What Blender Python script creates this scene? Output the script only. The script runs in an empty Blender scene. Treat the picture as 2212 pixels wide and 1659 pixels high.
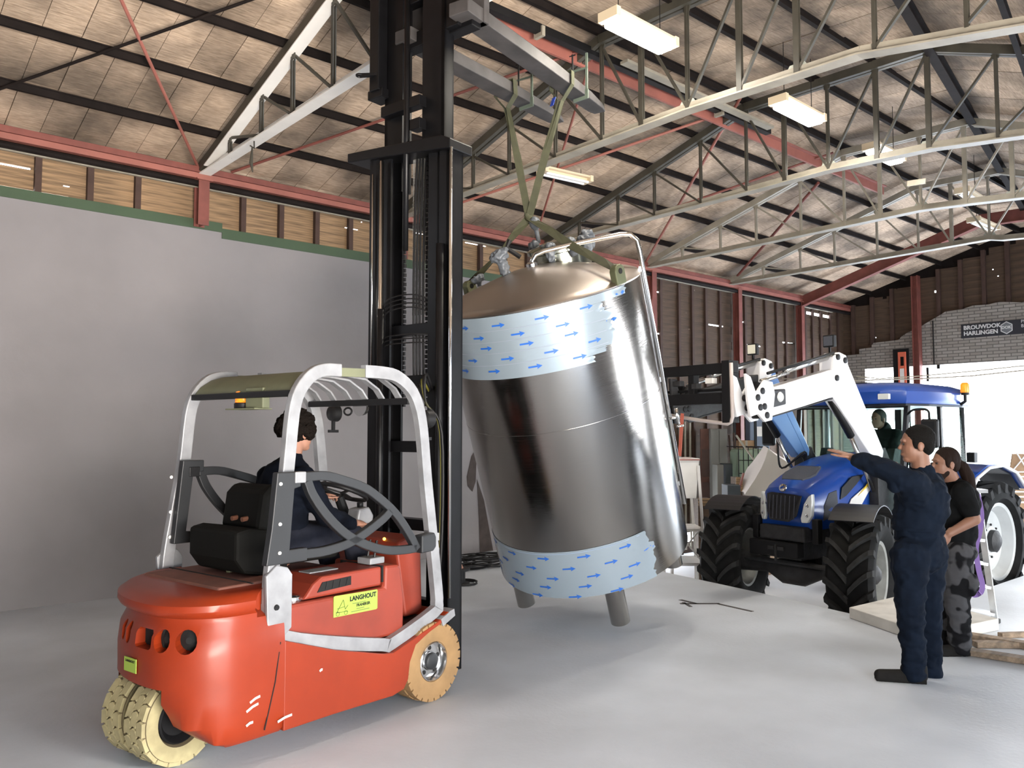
import bpy, bmesh, math, random
from mathutils import Vector as V, Matrix as M, noise as mnoise
random.seed(7)
sc = bpy.context.scene
COL = sc.collection
R = math.radians
# ------------------------------------------------------------------ camera
FPX, PITCH, AZ, HC = 1790.0, math.atan(105/1790), R(48.3), 1.7
cam = bpy.data.cameras.new('camera'); camo = bpy.data.objects.new('camera', cam); COL.objects.link(camo)
cam.sensor_width = 36; cam.lens = 36*FPX/2212; cam.clip_start = .05; cam.clip_end = 300
CAM = V((0, 0, HC))
FW = V((math.cos(AZ)*math.cos(PITCH), math.sin(AZ)*math.cos(PITCH), math.sin(PITCH)))
RT = V((math.sin(AZ), -math.cos(AZ), 0)); UP = RT.cross(FW)
camo.matrix_world = M(((RT.x, UP.x, -FW.x, 0), (RT.y, UP.y, -FW.y, 0), (RT.z, UP.z, -FW.z, HC), (0, 0, 0, 1)))
sc.camera = camo
# ------------------------------------------------------------------ world (bright overcast daylight) and exposure
w = bpy.data.worlds.new('world'); sc.world = w; w.use_nodes = True
nt = w.node_tree; bg = nt.nodes['Background']
tc = nt.nodes.new('ShaderNodeTexCoord'); sp = nt.nodes.new('ShaderNodeSeparateXYZ'); rp = nt.nodes.new('ShaderNodeValToRGB')
nt.links.new(tc.outputs['Generated'], sp.inputs[0]); nt.links.new(sp.outputs['Z'], rp.inputs[0]); nt.links.new(rp.outputs[0], bg.inputs[0])
rp.color_ramp.elements[0].position = 0; rp.color_ramp.elements[0].color = (.93, .965, 1, 1)
rp.color_ramp.elements[1].position = .7; rp.color_ramp.elements[1].color = (.72, .84, 1, 1)
bg.inputs[1].default_value = 11
sc.view_settings.view_transform = 'Standard'; sc.view_settings.look = 'None'
sc.view_settings.exposure = 0.62; sc.view_settings.gamma = 1; sc.view_settings.use_curve_mapping = False
sun = bpy.data.lights.new('sun', 'SUN'); sun.energy = 5; sun.angle = R(14); sun.color = (1, .95, .86)
suno = bpy.data.objects.new('sun', sun); COL.objects.link(suno)
suno.rotation_euler = V((-.22, .9, -.36)).to_track_quat('-Z', 'Y').to_euler()
def area(name, loc, target, sx, sy, energy, col, portal=False):
    l = bpy.data.lights.new(name, 'AREA'); l.shape = 'RECTANGLE'; l.size = sx; l.size_y = sy; l.energy = energy; l.color = col
    o = bpy.data.objects.new(name, l); COL.objects.link(o); o.location = loc
    o.rotation_euler = (V(target)-V(loc)).to_track_quat('-Z', 'Z').to_euler()
    if portal: l.cycles.is_portal = True
    return o
area('portal_gable', (18.9, 4.6, 1.3), (0, 4.6, 1.3), 8.2, 3.6, 1, (1, 1, 1), True)
area('portal_side', (10.9, -2.7, 1.05), (10.9, 5, 1.05), 6.8, 3.1, 1, (1, 1, 1), True)
# added fill light at an unseen side opening, aimed up to brighten the ceiling
area('upward_side_fill', (1.2, -2.55, .9), (2.8, 4.5, 6.2), 4.6, 1.3, 420, (1, .89, .76)).data.spread = R(105)
# ------------------------------------------------------------------ helpers
def mat(name, col, rough=.6, metal=0, var=0., scale=6, bump=0., bscale=None, emit=None, est=0, trans=0, alpha=1, spec=None, coat=0, aniso=0, stretch=None, col2=None, detail=4):
    m = bpy.data.materials.new(name); m.use_nodes = True; n = m.node_tree; b = n.nodes['Principled BSDF']
    c = (*col, 1) if len(col) == 3 else col
    b.inputs['Base Color'].default_value = c; b.inputs['Roughness'].default_value = rough; b.inputs['Metallic'].default_value = metal
    if spec is not None: b.inputs['Specular IOR Level'].default_value = spec
    if coat: b.inputs['Coat Weight'].default_value = coat; b.inputs['Coat Roughness'].default_value = .15
    if aniso: b.inputs['Anisotropic'].default_value = aniso
    if trans: b.inputs['Transmission Weight'].default_value = trans
    if alpha < 1: b.inputs['Alpha'].default_value = alpha
    if emit: b.inputs['Emission Color'].default_value = (*emit, 1); b.inputs['Emission Strength'].default_value = est
    if var or bump:
        t = n.nodes.new('ShaderNodeTexCoord'); mp = n.nodes.new('ShaderNodeMapping'); n.links.new(t.outputs['Object'], mp.inputs[0])
        if stretch: mp.inputs['Scale'].default_value = stretch
        no = n.nodes.new('ShaderNodeTexNoise'); no.inputs['Scale'].default_value = scale; no.inputs['Detail'].default_value = detail; n.links.new(mp.outputs[0], no.inputs[0])
        if var:
            r = n.nodes.new('ShaderNodeValToRGB'); c2 = col2 or tuple(x*(1-var) for x in col)
            r.color_ramp.elements[0].position = .33; r.color_ramp.elements[0].color = (*c2[:3], 1)
            r.color_ramp.elements[1].position = .66; r.color_ramp.elements[1].color = c
            n.links.new(no.outputs[0], r.inputs[0]); n.links.new(r.outputs[0], b.inputs['Base Color'])
        if bump:
            n2 = n.nodes.new('ShaderNodeTexNoise'); n2.inputs['Scale'].default_value = bscale or scale*4; n2.inputs['Detail'].default_value = 3; n.links.new(mp.outputs[0], n2.inputs[0])
            bp = n.nodes.new('ShaderNodeBump'); bp.inputs['Strength'].default_value = bump; bp.inputs['Distance'].default_value = .02
            n.links.new(n2.outputs[0], bp.inputs['Height']); n.links.new(bp.outputs[0], b.inputs['Normal'])
    return m
class MB:
    """collects simple solids into one mesh"""
    def __init__(s): s.v = []; s.f = []; s.mi = []; s.cur = 0
    def add(s, vs, fs):
        n = len(s.v); s.v += [tuple(x) for x in vs]; s.f += [tuple(i+n for i in f) for f in fs]; s.mi += [s.cur]*len(fs); return s
    def hexa(s, p):   # 8 pts: bottom 4 then top 4
        return s.add(p, [(0, 3, 2, 1), (4, 5, 6, 7), (0, 1, 5, 4), (1, 2, 6, 5), (2, 3, 7, 6), (3, 0, 4, 7)])
    def box(s, c, d, rz=0, rot=None):
        m = rot or M.Rotation(rz, 3, 'Z'); c = V(c); x, y, z = d[0]/2, d[1]/2, d[2]/2
        return s.hexa([c+m@V(q) for q in ((-x, -y, -z), (x, -y, -z), (x, y, -z), (-x, y, -z), (-x, -y, z), (x, -y, z), (x, y, z), (-x, y, z))])
    def bb(s, x0, x1, y0, y1, z0, z1): return s.box(((x0+x1)/2, (y0+y1)/2, (z0+z1)/2), (abs(x1-x0), abs(y1-y0), abs(z1-z0)))
    def bar(s, p, q, wd, h, up=(0, 0, 1)):
        p = V(p); q = V(q); d = (q-p).normalized(); sd = d.cross(V(up))
        if sd.length < 1e-4: sd = d.cross(V((1, 0, 0)))
        sd.normalize(); u = sd.cross(d).normalized(); a = sd*wd/2; b = u*h/2
        return s.hexa([p-a-b, p+a-b, q+a-b, q-a-b, p-a+b, p+a+b, q+a+b, q-a+b])
    def tube(s, pts, r, n=10, cap=True, closed=False):
        pts = [V(p) for p in pts]; N = len(pts); rings = []
        rr = r if isinstance(r, (list, tuple)) else [r]*N
        prev = None
        for i, p in enumerate(pts):
            if closed: d = pts[(i+1) % N]-pts[i-1]
            else: d = pts[min(i+1, N-1)]-pts[max(i-1, 0)]
            d.normalize()
            a = prev-d*prev.dot(d) if prev is not None else d.cross(V((0, 0, 1)) if abs(d.z) < .9 else V((1, 0, 0)))
            if a.length < 1e-5: a = d.orthogonal()
            a.normalize(); prev = a; b = d.cross(a)
            rings.append([p+(a*math.cos(2*math.pi*k/n)+b*math.sin(2*math.pi*k/n))*rr[i] for k in range(n)])
        vs = [x for g in rings for x in g]; fs = []
        for i in range(N if closed else N-1):
            j = (i+1) % N
            for k in range(n): fs.append((i*n+k, i*n+(k+1) % n, j*n+(k+1) % n, j*n+k))
        if cap and not closed: fs += [tuple(reversed(range(n))), tuple(range((N-1)*n, N*n))]
        return s.add(vs, fs)
    def sweep(s, pts, wd, th, nrm, cap=True):
        """flat bar of width wd (in plane) and thickness th (along nrm)"""
        pts = [V(p) for p in pts]; nrm = V(nrm).normalized(); N = len(pts); vs = []
        for i, p in enumerate(pts):
            d0 = (pts[i]-pts[i-1]).normalized() if i else (pts[1]-pts[0]).normalized()
            d1 = (pts[i+1]-pts[i]).normalized() if i < N-1 else d0
            d = (d0+d1).normalized(); k = 1/max(.5, d.dot(d1)); sd = nrm.cross(d)*wd/2*k; t = nrm*th/2
            vs += [p-sd-t, p+sd-t, p+sd+t, p-sd+t]
        fs = [(i*4+k, i*4+(k+1) % 4, i*4+4+(k+1) % 4, i*4+4+k) for i in range(N-1) for k in range(4)]
        fs += [(3, 2, 1, 0), tuple((N-1)*4+k for k in range(4))]
        return s.add(vs, fs)
    def prism(s, poly, a, b, f):
        """poly of 2D points extruded from a to b; f(p2, t) gives the 3D point"""
        n = len(poly); vs = [f(p, a) for p in poly]+[f(p, b) for p in poly]
        return s.add(vs, [tuple(reversed(range(n))), tuple(range(n, 2*n))]+[(i, (i+1) % n, n+(i+1) % n, n+i) for i in range(n)])
    def lathe(s, prof, c, ax, n=32, cap=True):
        c = V(c); ax = V(ax).normalized(); a = ax.orthogonal().normalized(); b = ax.cross(a); vs = []; fs = []
        for (h, r) in prof:
            vs += [c+ax*h+(a*math.cos(2*math.pi*k/n)+b*math.sin(2*math.pi*k/n))*max(r, 1e-4) for k in range(n)]
        for i in range(len(prof)-1):
            for k in range(n): fs.append((i*n+k, i*n+(k+1) % n, (i+1)*n+(k+1) % n, (i+1)*n+k))
        if cap: fs += [tuple(reversed(range(n))), tuple(range((len(prof)-1)*n, len(prof)*n))]
        return s.add(vs, fs)
    def loft(s, rings, cap=True, closed=True):
        n = len(rings[0]); vs = [x for g in rings for x in g]; fs = []
        for i in range(len(rings)-1):
            for k in range(n if closed else n-1): fs.append((i*n+k, i*n+(k+1) % n, (i+1)*n+(k+1) % n, (i+1)*n+k))
        if cap and closed: fs += [tuple(reversed(range(n))), tuple(range((len(rings)-1)*n, len(rings)*n))]
        return s.add(vs, fs)
    def ell(s, c, r, rot=None, nu=16, nv=10):
        c = V(c); rot = rot or M.Identity(3); rings = []
        if not isinstance(r, (tuple, list)): r = (r, r, r)
        for j in range(nv+1):
            t = math.pi*j/nv; z = -math.cos(t); q = max(math.sin(t), 1e-3)
            rings.append([c+rot@V((r[0]*q*math.cos(2*math.pi*k/nu), r[1]*q*math.sin(2*math.pi*k/nu), r[2]*z)) for k in range(nu)])
        return s.loft(rings)
    def cap(s, p, q, r1, r2, n=14):
        """tapered capsule"""
        p = V(p); q = V(q); d = q-p; L = d.length or 1e-4; d = d/L; prof = []
        for j in range(5): t = math.pi/2*j/4; prof.append((-r1*math.cos(t), r1*math.sin(t)))
        for j in range(1, 6): t = math.pi/2*j/5; prof.append((L+r2*math.sin(t), r2*math.cos(t)))
        prof[4] = (0, r1)
        prof.insert(5, (L, r2))
        return s.lathe(prof, p, d, n)
    def mesh(s, name):
        me = bpy.data.meshes.new(name); me.from_pydata(s.v, [], s.f); me.update(); return me
def link(o, parent=None):
    COL.objects.link(o)
    if parent: o.parent = parent
    return o
def obj(name, mb, m, parent=None, smooth=False, bevel=0, flat=None):
    me = mb.mesh(name) if isinstance(mb, MB) else mb
    bm = bmesh.new(); bm.from_mesh(me); bmesh.ops.recalc_face_normals(bm, faces=bm.faces); bm.to_mesh(me); bm.free()
    ms = m if isinstance(m, (list, tuple)) else [m]
    for x in ms: me.materials.append(x)
    if isinstance(mb, MB) and len(ms) > 1:
        for p, i in zip(me.polygons, mb.mi): p.material_index = i
    o = bpy.data.objects.new(name, me); link(o, parent)
    if smooth:
        for p in me.polygons: p.use_smooth = True
        if smooth is not True:
            me.set_sharp_from_angle(angle=R(smooth))
    if bevel:
        b = o.modifiers.new('bevel', 'BEVEL'); b.width = bevel; b.segments = 2; b.limit_method = 'ANGLE'; b.angle_limit = R(40)
    return o
def tag(o, label=None, cat=None, group=None, kind=None):
    if label: o['label'] = label
    if cat: o['category'] = cat
    if group: o['group'] = group
    if kind: o['kind'] = kind
    return o
def thing(name, label, cat, loc=(0, 0, 0), rz=0, group=None, mtx=None):
    o = bpy.data.objects.new(name, None); COL.objects.link(o); o.empty_display_size = .1
    if mtx is not None: o.matrix_world = mtx
    else: o.location = loc; o.rotation_euler = (0, 0, rz)
    return tag(o, label, cat, group)
def lab(o, label): o['label'] = label; return o
def baked(o):
    dg = bpy.context.evaluated_depsgraph_get(); return bpy.data.meshes.new_from_object(o.evaluated_get(dg))
def blob(mb, voxel=.008, smooth=4, fac=.6, wr=0, wsc=(9, 9, 16)):
    """union of the solids in mb as one continuous skin"""
    me = mb.mesh('tmp'); bm = bmesh.new(); bm.from_mesh(me); bmesh.ops.recalc_face_normals(bm, faces=bm.faces); bm.to_mesh(me); bm.free()
    o = bpy.data.objects.new('tmp', me); COL.objects.link(o)
    r = o.modifiers.new('r', 'REMESH'); r.mode = 'VOXEL'; r.voxel_size = voxel
    s_ = o.modifiers.new('s', 'SMOOTH'); s_.iterations = smooth; s_.factor = fac
    m2 = baked(o); bpy.data.objects.remove(o)
    for p in m2.polygons: p.use_smooth = True
    if wr:   # cloth folds: real displacement along the normals
        off = [v.normal*(wr*(abs(mnoise.noise(V((v.co.x*wsc[0], v.co.y*wsc[1], v.co.z*wsc[2]))))*-2+.5+.5*mnoise.noise(V((v.co.x*22, v.co.y*22, v.co.z*30))))) for v in m2.vertices]
        for v, d in zip(m2.vertices, off): v.co += d
        m2.update()
    return m2
def onplane(x, y, p, n):
    """the point of the plane (p, n) seen where the photograph has pixel x, y"""
    r = FW+RT*((x-1106)/FPX)+UP*((829.5-y)/FPX); p = V(p); n = V(n)
    return CAM+r*((p-CAM).dot(n)/r.dot(n))
def at(x, y, depth):
    return onplane(x, y, V((math.cos(AZ)*depth, math.sin(AZ)*depth, HC)), (math.cos(AZ), math.sin(AZ), 0))
def bez(pts, n=8):
    """smooth curve through pts (Catmull-Rom)"""
    P = [V(p) for p in pts]; P = [P[0]*2-P[1]]+P+[P[-1]*2-P[-2]]; out = []
    for i in range(1, len(P)-2):
        for k in range(n):
            t = k/n; a, b, c, d = P[i-1:i+3]
            out.append(.5*((2*b)+(c-a)*t+(2*a-5*b+4*c-d)*t*t+(3*b-a-3*c+d)*t**3))
    out.append(P[-2]); return out
def text_mesh(txt, size, ext=.001, bold=0):
    c = bpy.data.curves.new('t', 'FONT'); c.body = txt; c.size = size; c.extrude = ext; c.align_x = 'LEFT'; c.align_y = 'BOTTOM'; c.offset = bold; c.resolution_u = 3
    o = bpy.data.objects.new('t', c); COL.objects.link(o); me = baked(o); bpy.data.objects.remove(o); return me
# ------------------------------------------------------------------ materials
m_floor = mat('concrete_floor', (.56, .60, .655), .5, var=.25, scale=.7, bump=.12, bscale=30, spec=.25)
m_ground = mat('pale_ground', (.78, .77, .77), .8, var=.12, scale=1.2, bump=.2, bscale=8)
m_plaster = mat('grey_plaster', (.275, .26, .27), .85, var=.16, scale=.9, bump=.1, bscale=14)
m_green = mat('green_band', (.05, .085, .045), .7, var=.1, scale=4)
m_patch = mat('bare_patch', (.075, .06, .055), .9, var=.3, scale=9)
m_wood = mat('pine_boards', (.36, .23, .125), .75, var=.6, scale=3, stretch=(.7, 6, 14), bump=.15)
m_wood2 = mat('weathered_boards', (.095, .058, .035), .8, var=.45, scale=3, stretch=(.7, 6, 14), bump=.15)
m_stud = mat('stud_wood', (.07, .038, .028), .8, var=.3, scale=5)
m_redsteel = mat('red_oxide_steel', (.22, .065, .05), .6, var=.3, scale=5)
m_redlite = mat('faded_red_steel', (.33, .115, .088), .6, var=.2, scale=4)
m_black = mat('black_steel', (.008, .008, .009), .5, var=.3, scale=8, spec=.3)
m_purlin = mat('dark_purlin', (.014, .010, .009), .8, var=.4, scale=6, spec=.15)
m_truss = mat('green_grey_steel', (.06, .055, .042), .5, var=.35, scale=5)
m_cream = mat('cream_steel', (.34, .31, .25), .5, var=.25, scale=5)
m_white = mat('white_steel', (.8, .78, .74), .5, var=.08, scale=5)
m_gusset = mat('pale_gusset', (.36, .38, .33), .55, var=.2, scale=8)
def panel_mat(name, dark, lite):
    m = mat(name, lite, .95); n = m.node_tree; b = n.nodes['Principled BSDF']; L = n.links.new
    t = n.nodes.new('ShaderNodeNewGeometry'); oi = n.nodes.new('ShaderNodeObjectInfo')
    n1 = n.nodes.new('ShaderNodeTexNoise'); n1.inputs['Scale'].default_value = 1.3; n1.inputs['Detail'].default_value = 6; L(t.outputs['Position'], n1.inputs[0])
    n2 = n.nodes.new('ShaderNodeTexNoise'); n2.inputs['Scale'].default_value = 42; n2.inputs['Detail'].default_value = 3
    mp = n.nodes.new('ShaderNodeMapping'); mp.inputs['Scale'].default_value = (.22, 1.6, 1); L(t.outputs['Position'], mp.inputs[0]); L(mp.outputs[0], n2.inputs[0])
    r1 = n.nodes.new('ShaderNodeValToRGB'); r1.color_ramp.elements[0].position = .36; r1.color_ramp.elements[1].position = .62
    r1.color_ramp.elements[0].color = (*dark, 1); r1.color_ramp.elements[1].color = (*lite, 1); L(n1.outputs[0], r1.inputs[0])
    mx = n.nodes.new('ShaderNodeMixRGB'); mx.blend_type = 'MULTIPLY'; mx.inputs[0].default_value = .75; L(r1.outputs[0], mx.inputs[1])
    r2 = n.nodes.new('ShaderNodeValToRGB'); r2.color_ramp.elements[0].position = .3; r2.color_ramp.elements[0].color = (.5, .48, .45, 1); r2.color_ramp.elements[1].position = .7; L(n2.outputs[0], r2.inputs[0]); L(r2.outputs[0], mx.inputs[2])
    m2 = n.nodes.new('ShaderNodeMixRGB'); m2.blend_type = 'MULTIPLY'; m2.inputs[0].default_value = 1; L(mx.outputs[0], m2.inputs[1])
    r3 = n.nodes.new('ShaderNodeMapRange'); r3.inputs[3].default_value = .8; r3.inputs[4].default_value = 1.08; L(oi.outputs['Random'], r3.inputs[0]); L(r3.outputs[0], m2.inputs[2])
    L(m2.outputs[0], b.inputs['Base Color'])
    bp = n.nodes.new('ShaderNodeBump'); bp.inputs['Strength'].default_value = .3; bp.inputs['Distance'].default_value = .02; L(n2.outputs[0], bp.inputs['Height']); L(bp.outputs[0], b.inputs['Normal'])
    return m
m_panel = panel_mat('wood_wool_panel', (.19, .145, .108), (.62, .47, .345))
m_brick = mat('white_brick', (.42, .39, .35), .8)
def brickify(m):
    n = m.node_tree; b = n.nodes['Principled BSDF']; t = n.nodes.new('ShaderNodeTexCoord'); mp = n.nodes.new('ShaderNodeMapping'); mp.inputs['Rotation'].default_value = (R(90), 0, R(90))
    sx = n.nodes.new('ShaderNodeSeparateXYZ'); cx = n.nodes.new('ShaderNodeCombineXYZ'); n.links.new(t.outputs['Object'], sx.inputs[0]); n.links.new(sx.outputs['Y'], cx.inputs['X']); n.links.new(sx.outputs['Z'], cx.inputs['Y'])
    br = n.nodes.new('ShaderNodeTexBrick'); n.links.new(cx.outputs[0], br.inputs[0]); br.inputs['Scale'].default_value = 1; br.inputs['Brick Width'].default_value = .22; br.inputs['Row Height'].default_value = .066; br.inputs['Mortar Size'].default_value = .008
    br.inputs['Color1'].default_value = (.32, .295, .265, 1); br.inputs['Color2'].default_value = (.24, .22, .195, 1); br.inputs['Mortar'].default_value = (.12, .11, .10, 1)
    n.links.new(br.outputs['Color'], b.inputs['Base Color']); bp = n.nodes.new('ShaderNodeBump'); bp.inputs['Strength'].default_value = .6; bp.inputs['Distance'].default_value = .01; bp.invert = True
    n.links.new(br.outputs['Fac'], bp.inputs['Height']); n.links.new(bp.outputs[0], b.inputs['Normal'])
brickify(m_brick)
# ------------------------------------------------------------------ the shell: floor, walls, roof
WY = 9.2; GX = 18.65; EZ = 4.59; SY = -2.5
def struct(name, mb, m, **k): return tag(obj(name, mb, m, **k), kind='structure')
def xy(p, z): return V((p[0], p[1], z))
edge = [(8.85, 9.2), (8.26, 6.71), (7.91, 4.92), (7.64, 3.8), (7.5, 3.4)]
slab = [(-4, SY-3), (-4, 9.2)]+edge+[(30, 3.4), (30, SY-3)]
slab_obj = struct('floor', MB().prism(slab, -.52, 0, xy), m_floor)
struct('floor_lower', MB().prism([(7.4, 3.2), (8.8, 9.6), (19, 9.6), (60, 40), (60, -40), (19, -40), (30.2, 3.2)][:3]+[(60, 30), (60, -30), (30.2, -30), (30.2, 3.3)], -.7, -.5, xy), m_ground)
obj_sill = tag(obj('concrete_platform', MB().prism([(7.44, 3.7), (6.96, 2.82), (7.95, 2.62), (8.5, 3.62)], .002, .1, xy), mat('raw_concrete', (.55, .53, .49), .8, var=.2, scale=6), bevel=.006),
    'pale concrete platform slab at the floor edge beside the near tractor wheel', 'platform')
# stain on the floor (flat paint mark)
mk = MB(); c0 = onplane(1525, 1305, (0, 0, 0), (0, 0, 1))
for a, b, wd in ((V((-.18, .18)), V((.12, -.08)), .05), (V((-.06, .06)), V((-.02, .3)), .05), (V((.1, -.06)), V((.04, -.5)), .04), (V((-.1, .2)), V((-.22, .02)), .035)):
    mk.bar(c0+V((a.x, a.y, .0015)), c0+V((b.x, b.y, .0015)), wd, .002)
obj('floor_mark', mk, mat('dark_stain', (.06, .055, .055), .7), slab_obj)
# left wall lining with green band
wl = struct('wall_left', MB().bb(-4, 11.2, WY, WY+.06, 0, 3.93), m_plaster)
g = MB(); g.bb(-4, 3.75, WY-.012, WY+.05, 3.985, 4.09); g.bb(3.75, 11.2, WY-.012, WY+.05, 3.915, 4.03)
obj('green_band', g, m_green, wl)
obj('wall_lining_top', MB().bb(-4, 11.2, WY, WY+.06, 3.93, 4.0), m_plaster, wl)
pm = MB()
def blotch(pts, y=WY-.004):
    n = len(pts); pm.prism(pts, y-.002, y, lambda p, t: V((p[0], t, p[1])))
def wpx(l): return [(lambda q: (q.x, q.z))(onplane(x, y, (0, WY, 0), (0, 1, 0))) for x, y in l]
blotch(wpx([(1030, 1035), (1045, 1080), (1065, 1190), (1060, 1194), (1036, 1196), (1034, 1120)])); blotch(wpx([(1018, 985), (1030, 965), (1027, 1040), (1020, 1062), (1010, 1050), (1008, 1030)]))
obj('bare_patch', pm, m_patch, wl)
# boards: every board its own plank, light shows through real gaps
def plank_mesh(L, h, notches, t=.022):
    """board along x from 0 to L; notches (x0, x1, depth) cut from its top edge"""
    pts = [(0, 0), (L, 0)]; top = [(L, h)]
    for x0, x1, dp in sorted(notches, reverse=True): top += [(x1, h), (x1, h-dp), (x0, h-dp), (x0, h)]
    return MB().prism(pts+top+[(0, h)], 0, t, lambda p, q: V((p[0], q, p[1])))
plank_n = 0
def plank(x0, L, z0, h, parent, m, notches=(), y=WY+.06, me=None):
    o = obj('plank', plank_mesh(L, h, notches), m, parent); o.location = (x0, y+random.uniform(0, .012), z0); return o
COLX = [.82, 3.48, 6.15, 8.77, 11.4, 14.06, 16.45, 18.7]
random.seed(3)
for i in range(4):
    x0, x1 = COLX[i]-(2 if i == 0 else 0), COLX[i+1]
    for r in range(5):
        nt_ = []
        if i == 0: nt_ = [[(2.65, 3.35, .03)], [], [(.9, 1.15, .012), (2.2, 2.65, .035), (2.7, 3.0, .02)], [], []][r] if r != 1 else [(3.3, 3.36, .012)]
        elif random.random() < .7: nt_ = [(a, a+random.choice((.015, .02, .06)), .014) for a in (random.uniform(.2, 2.3),)]
        if i == 1 and r == 2: nt_ = [(1.9, 2.1, .014)]
        if i == 2 and r == 3: nt_ = [(.3, .7, .016), (1.2, 1.6, .016)]
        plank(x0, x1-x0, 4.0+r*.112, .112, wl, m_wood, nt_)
wb = struct('wall_left_back', MB().bb(11.2, GX, WY+.12, WY+.13, -.5, -.3), m_stud)
for i in range(4, 7):
    x0, x1 = COLX[i], COLX[i+1]
    for r in range(31):
        nt_ = []
        if random.random() < .62: nt_ = [(a, a+random.choice((.02, .02, .03)), .016) for a in (random.uniform(.1, x1-x0-.2),)]
        if (i, r) in ((4, 28), (4, 23), (5, 26), (4, 17)): nt_ = [(.1, .45, .022)]
        if (i, r) in ((5, 23),): nt_ = [(.5, .62, .02), (.7, 1.05, .024)]
        if (i, r) in ((5, 24), (4, 25)): nt_ = [(1.9, 2.4, .026)]
        if i == 6 and r == 29: nt_ = [(.15, .42, .06), (.5, .8, .06), (.88, 1.18, .06), (1.28, 1.6, .06)]
        if i == 5 and r == 18: nt_ = [(1.2, 1.5, .018)]
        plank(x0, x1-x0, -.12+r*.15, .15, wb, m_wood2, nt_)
for i in range(4):
    x0, x1 = COLX[i], COLX[i+1]
    for k in (range(-4, 6) if i == 0 else range(1, 6)):
        x = x0+.05+(x1-x0)*k/5.6 if i else [1.88, 2.36, 2.83][k] if 0 <= k < 3 else (1.4 if k == -1 else None)
        if x is None: continue
        o = obj('stud', MB().bb(-.03, .03, -.0, .06, 0, .47), m_stud, wl); o.location = (x, WY, 4.03)
for i in range(4, 7):
    x0, x1 = COLX[i], COLX[i+1]
    for k in range(1, 6):
        o = obj('stud', MB().bb(-.03, .03, .02, .06, -.5, 4.5), m_stud, wb); o.location = (x0+(x1-x0)*k/6+random.uniform(-.05, .05), WY, 0)
# pale batten under the eave beam
obj('batten', MB().bb(-4, 18, WY-.03, WY+.01, 4.44, 4.475), m_cream, wl)
# eave beam: red channel over dark pipe
eb = tag(obj('eave_beam', MB().bb(-4, GX, WY-.15, WY-.08, 4.515, 4.575).bb(-4, GX, WY-.1, WY+.06, 4.6, 4.66), m_redlite, bevel=0), 'long red steel channel along the top of the left wall', 'beam')
obj('upper_flange', MB().bb(-4, GX, WY-.17, WY-.09, 4.578, 4.64), m_redsteel, eb)
obj('dark_pipe', MB().tube([(-4, WY-.1, 4.47), (GX, WY-.1, 4.47)], .035), m_purlin, eb)
obj('fascia', MB().bb(-4, GX+.1, WY+.1, WY+.14, 4.5, 5.0), m_purlin, wl)
# columns
cl = ['red steel column above the lining left of the forklift mast', 'red steel column top hidden by the mast', 'red steel column top behind the tank', 'red steel column just right of the tank pipe',
      'second red steel column right of the tank', 'dark red column nearest the back corner']
for n_, i in ((0, 1), (1, 2), (2, 3), (3, 4), (4, 5), (5, 6)):
    x = COLX[i]; z0 = 4.0 if i < 4 else -.5
    mb = MB().bb(-.06, .06, -.14, -.125, z0, 4.5).bb(-.06, .06, -.015, 0, z0, 4.5).bb(-.006, .006, -.125, -.015, z0, 4.5)
    c = tag(obj('steel_column', mb, m_redsteel), cl[n_], 'column'); c.location = (x, WY-.01, 0)
    obj('cap_plate', MB().bb(-.09, .09, -.17, .0, 4.5, 4.515), m_redlite, c)
# gable wall: bricks with a broken upper edge, boards above, wide opening below
gp = [(9.42, -.5), (9.42, 3.48), (8.84, 3.5), (8.84, 3.61), (8.6, 3.63), (8.5, 3.73), (7.95, 3.75), (7.88, 3.82), (7.74, 3.9), (7.52, 3.97), (7.36, 4.06), (7.2, 4.14), (7.08, 4.2), (6.95, 4.27), (6.6, 4.29), (6.4, 4.34), (6.1, 4.33), (5.9, 4.36), (5.5, 4.3), (5.1, 4.35), (3, 4.4), (1, 4.0), (0, 3.4), (0, 3.15), (8.72, 3.15), (8.72, -.5)]
steps = []
for (a, z), (b, z2) in zip(gp[1:21], gp[2:22]):
    steps.append((a, z)); k = max(1, round(abs(z2-z)/.066)); 
    for j in range(1, k): steps.append((a+(b-a)*j/k, z+(z2-z)*(j-1)/k)); steps.append((a+(b-a)*j/k, z+(z2-z)*j/k))
gw = struct('wall_back', MB().prism([gp[0]]+steps+gp[21:], GX-.1, GX, lambda p, t: V((t, p[0], p[1]))), m_brick)
def zA(Y): return EZ+.297*(WY-Y)
def Yb(X): return 3.34+.19*(X-8.77)
def ztop(X, Y):
    if Y > 5.53: return zA(Y)
    if Y > Yb(X): return 5.68-.1*(5.53-Y)/2.2
    return 5.68-.1*(5.53-Yb(X))/2.2-.39*(Yb(X)-Y)
random.seed(11)
for r in range(18):
    z0 = 3.42+r*.15; 
    ya = WY-max(0, (z0-4.45)/.297) if z0 > 4.5 else WY+.2
    if ya < 5.6 and z0 > 5.6: continue
    for y0, y1 in ((7.55, ya), (3.2, min(7.5, ya))):
        if y1-y0 < .1: continue
        L = y1-y0; nt_ = [(a, a+.025, .02) for a in (random.uniform(.05, L-.06),)] if random.random() < .55 and L > .2 else []
        if r == 8: nt_ = [(L-.4, L-.3, .05)]
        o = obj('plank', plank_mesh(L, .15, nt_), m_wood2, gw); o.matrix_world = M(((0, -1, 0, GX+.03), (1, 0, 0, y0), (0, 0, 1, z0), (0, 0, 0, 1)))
for y in (9.0, 8.55, 8.1, 7.1, 6.65, 6.2, 5.75, 5.3): obj('stud', MB().bb(GX-.06, GX+.03, y-.04, y+.04, 3.45, min(5.6, zA(y))), m_stud, gw)
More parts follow.
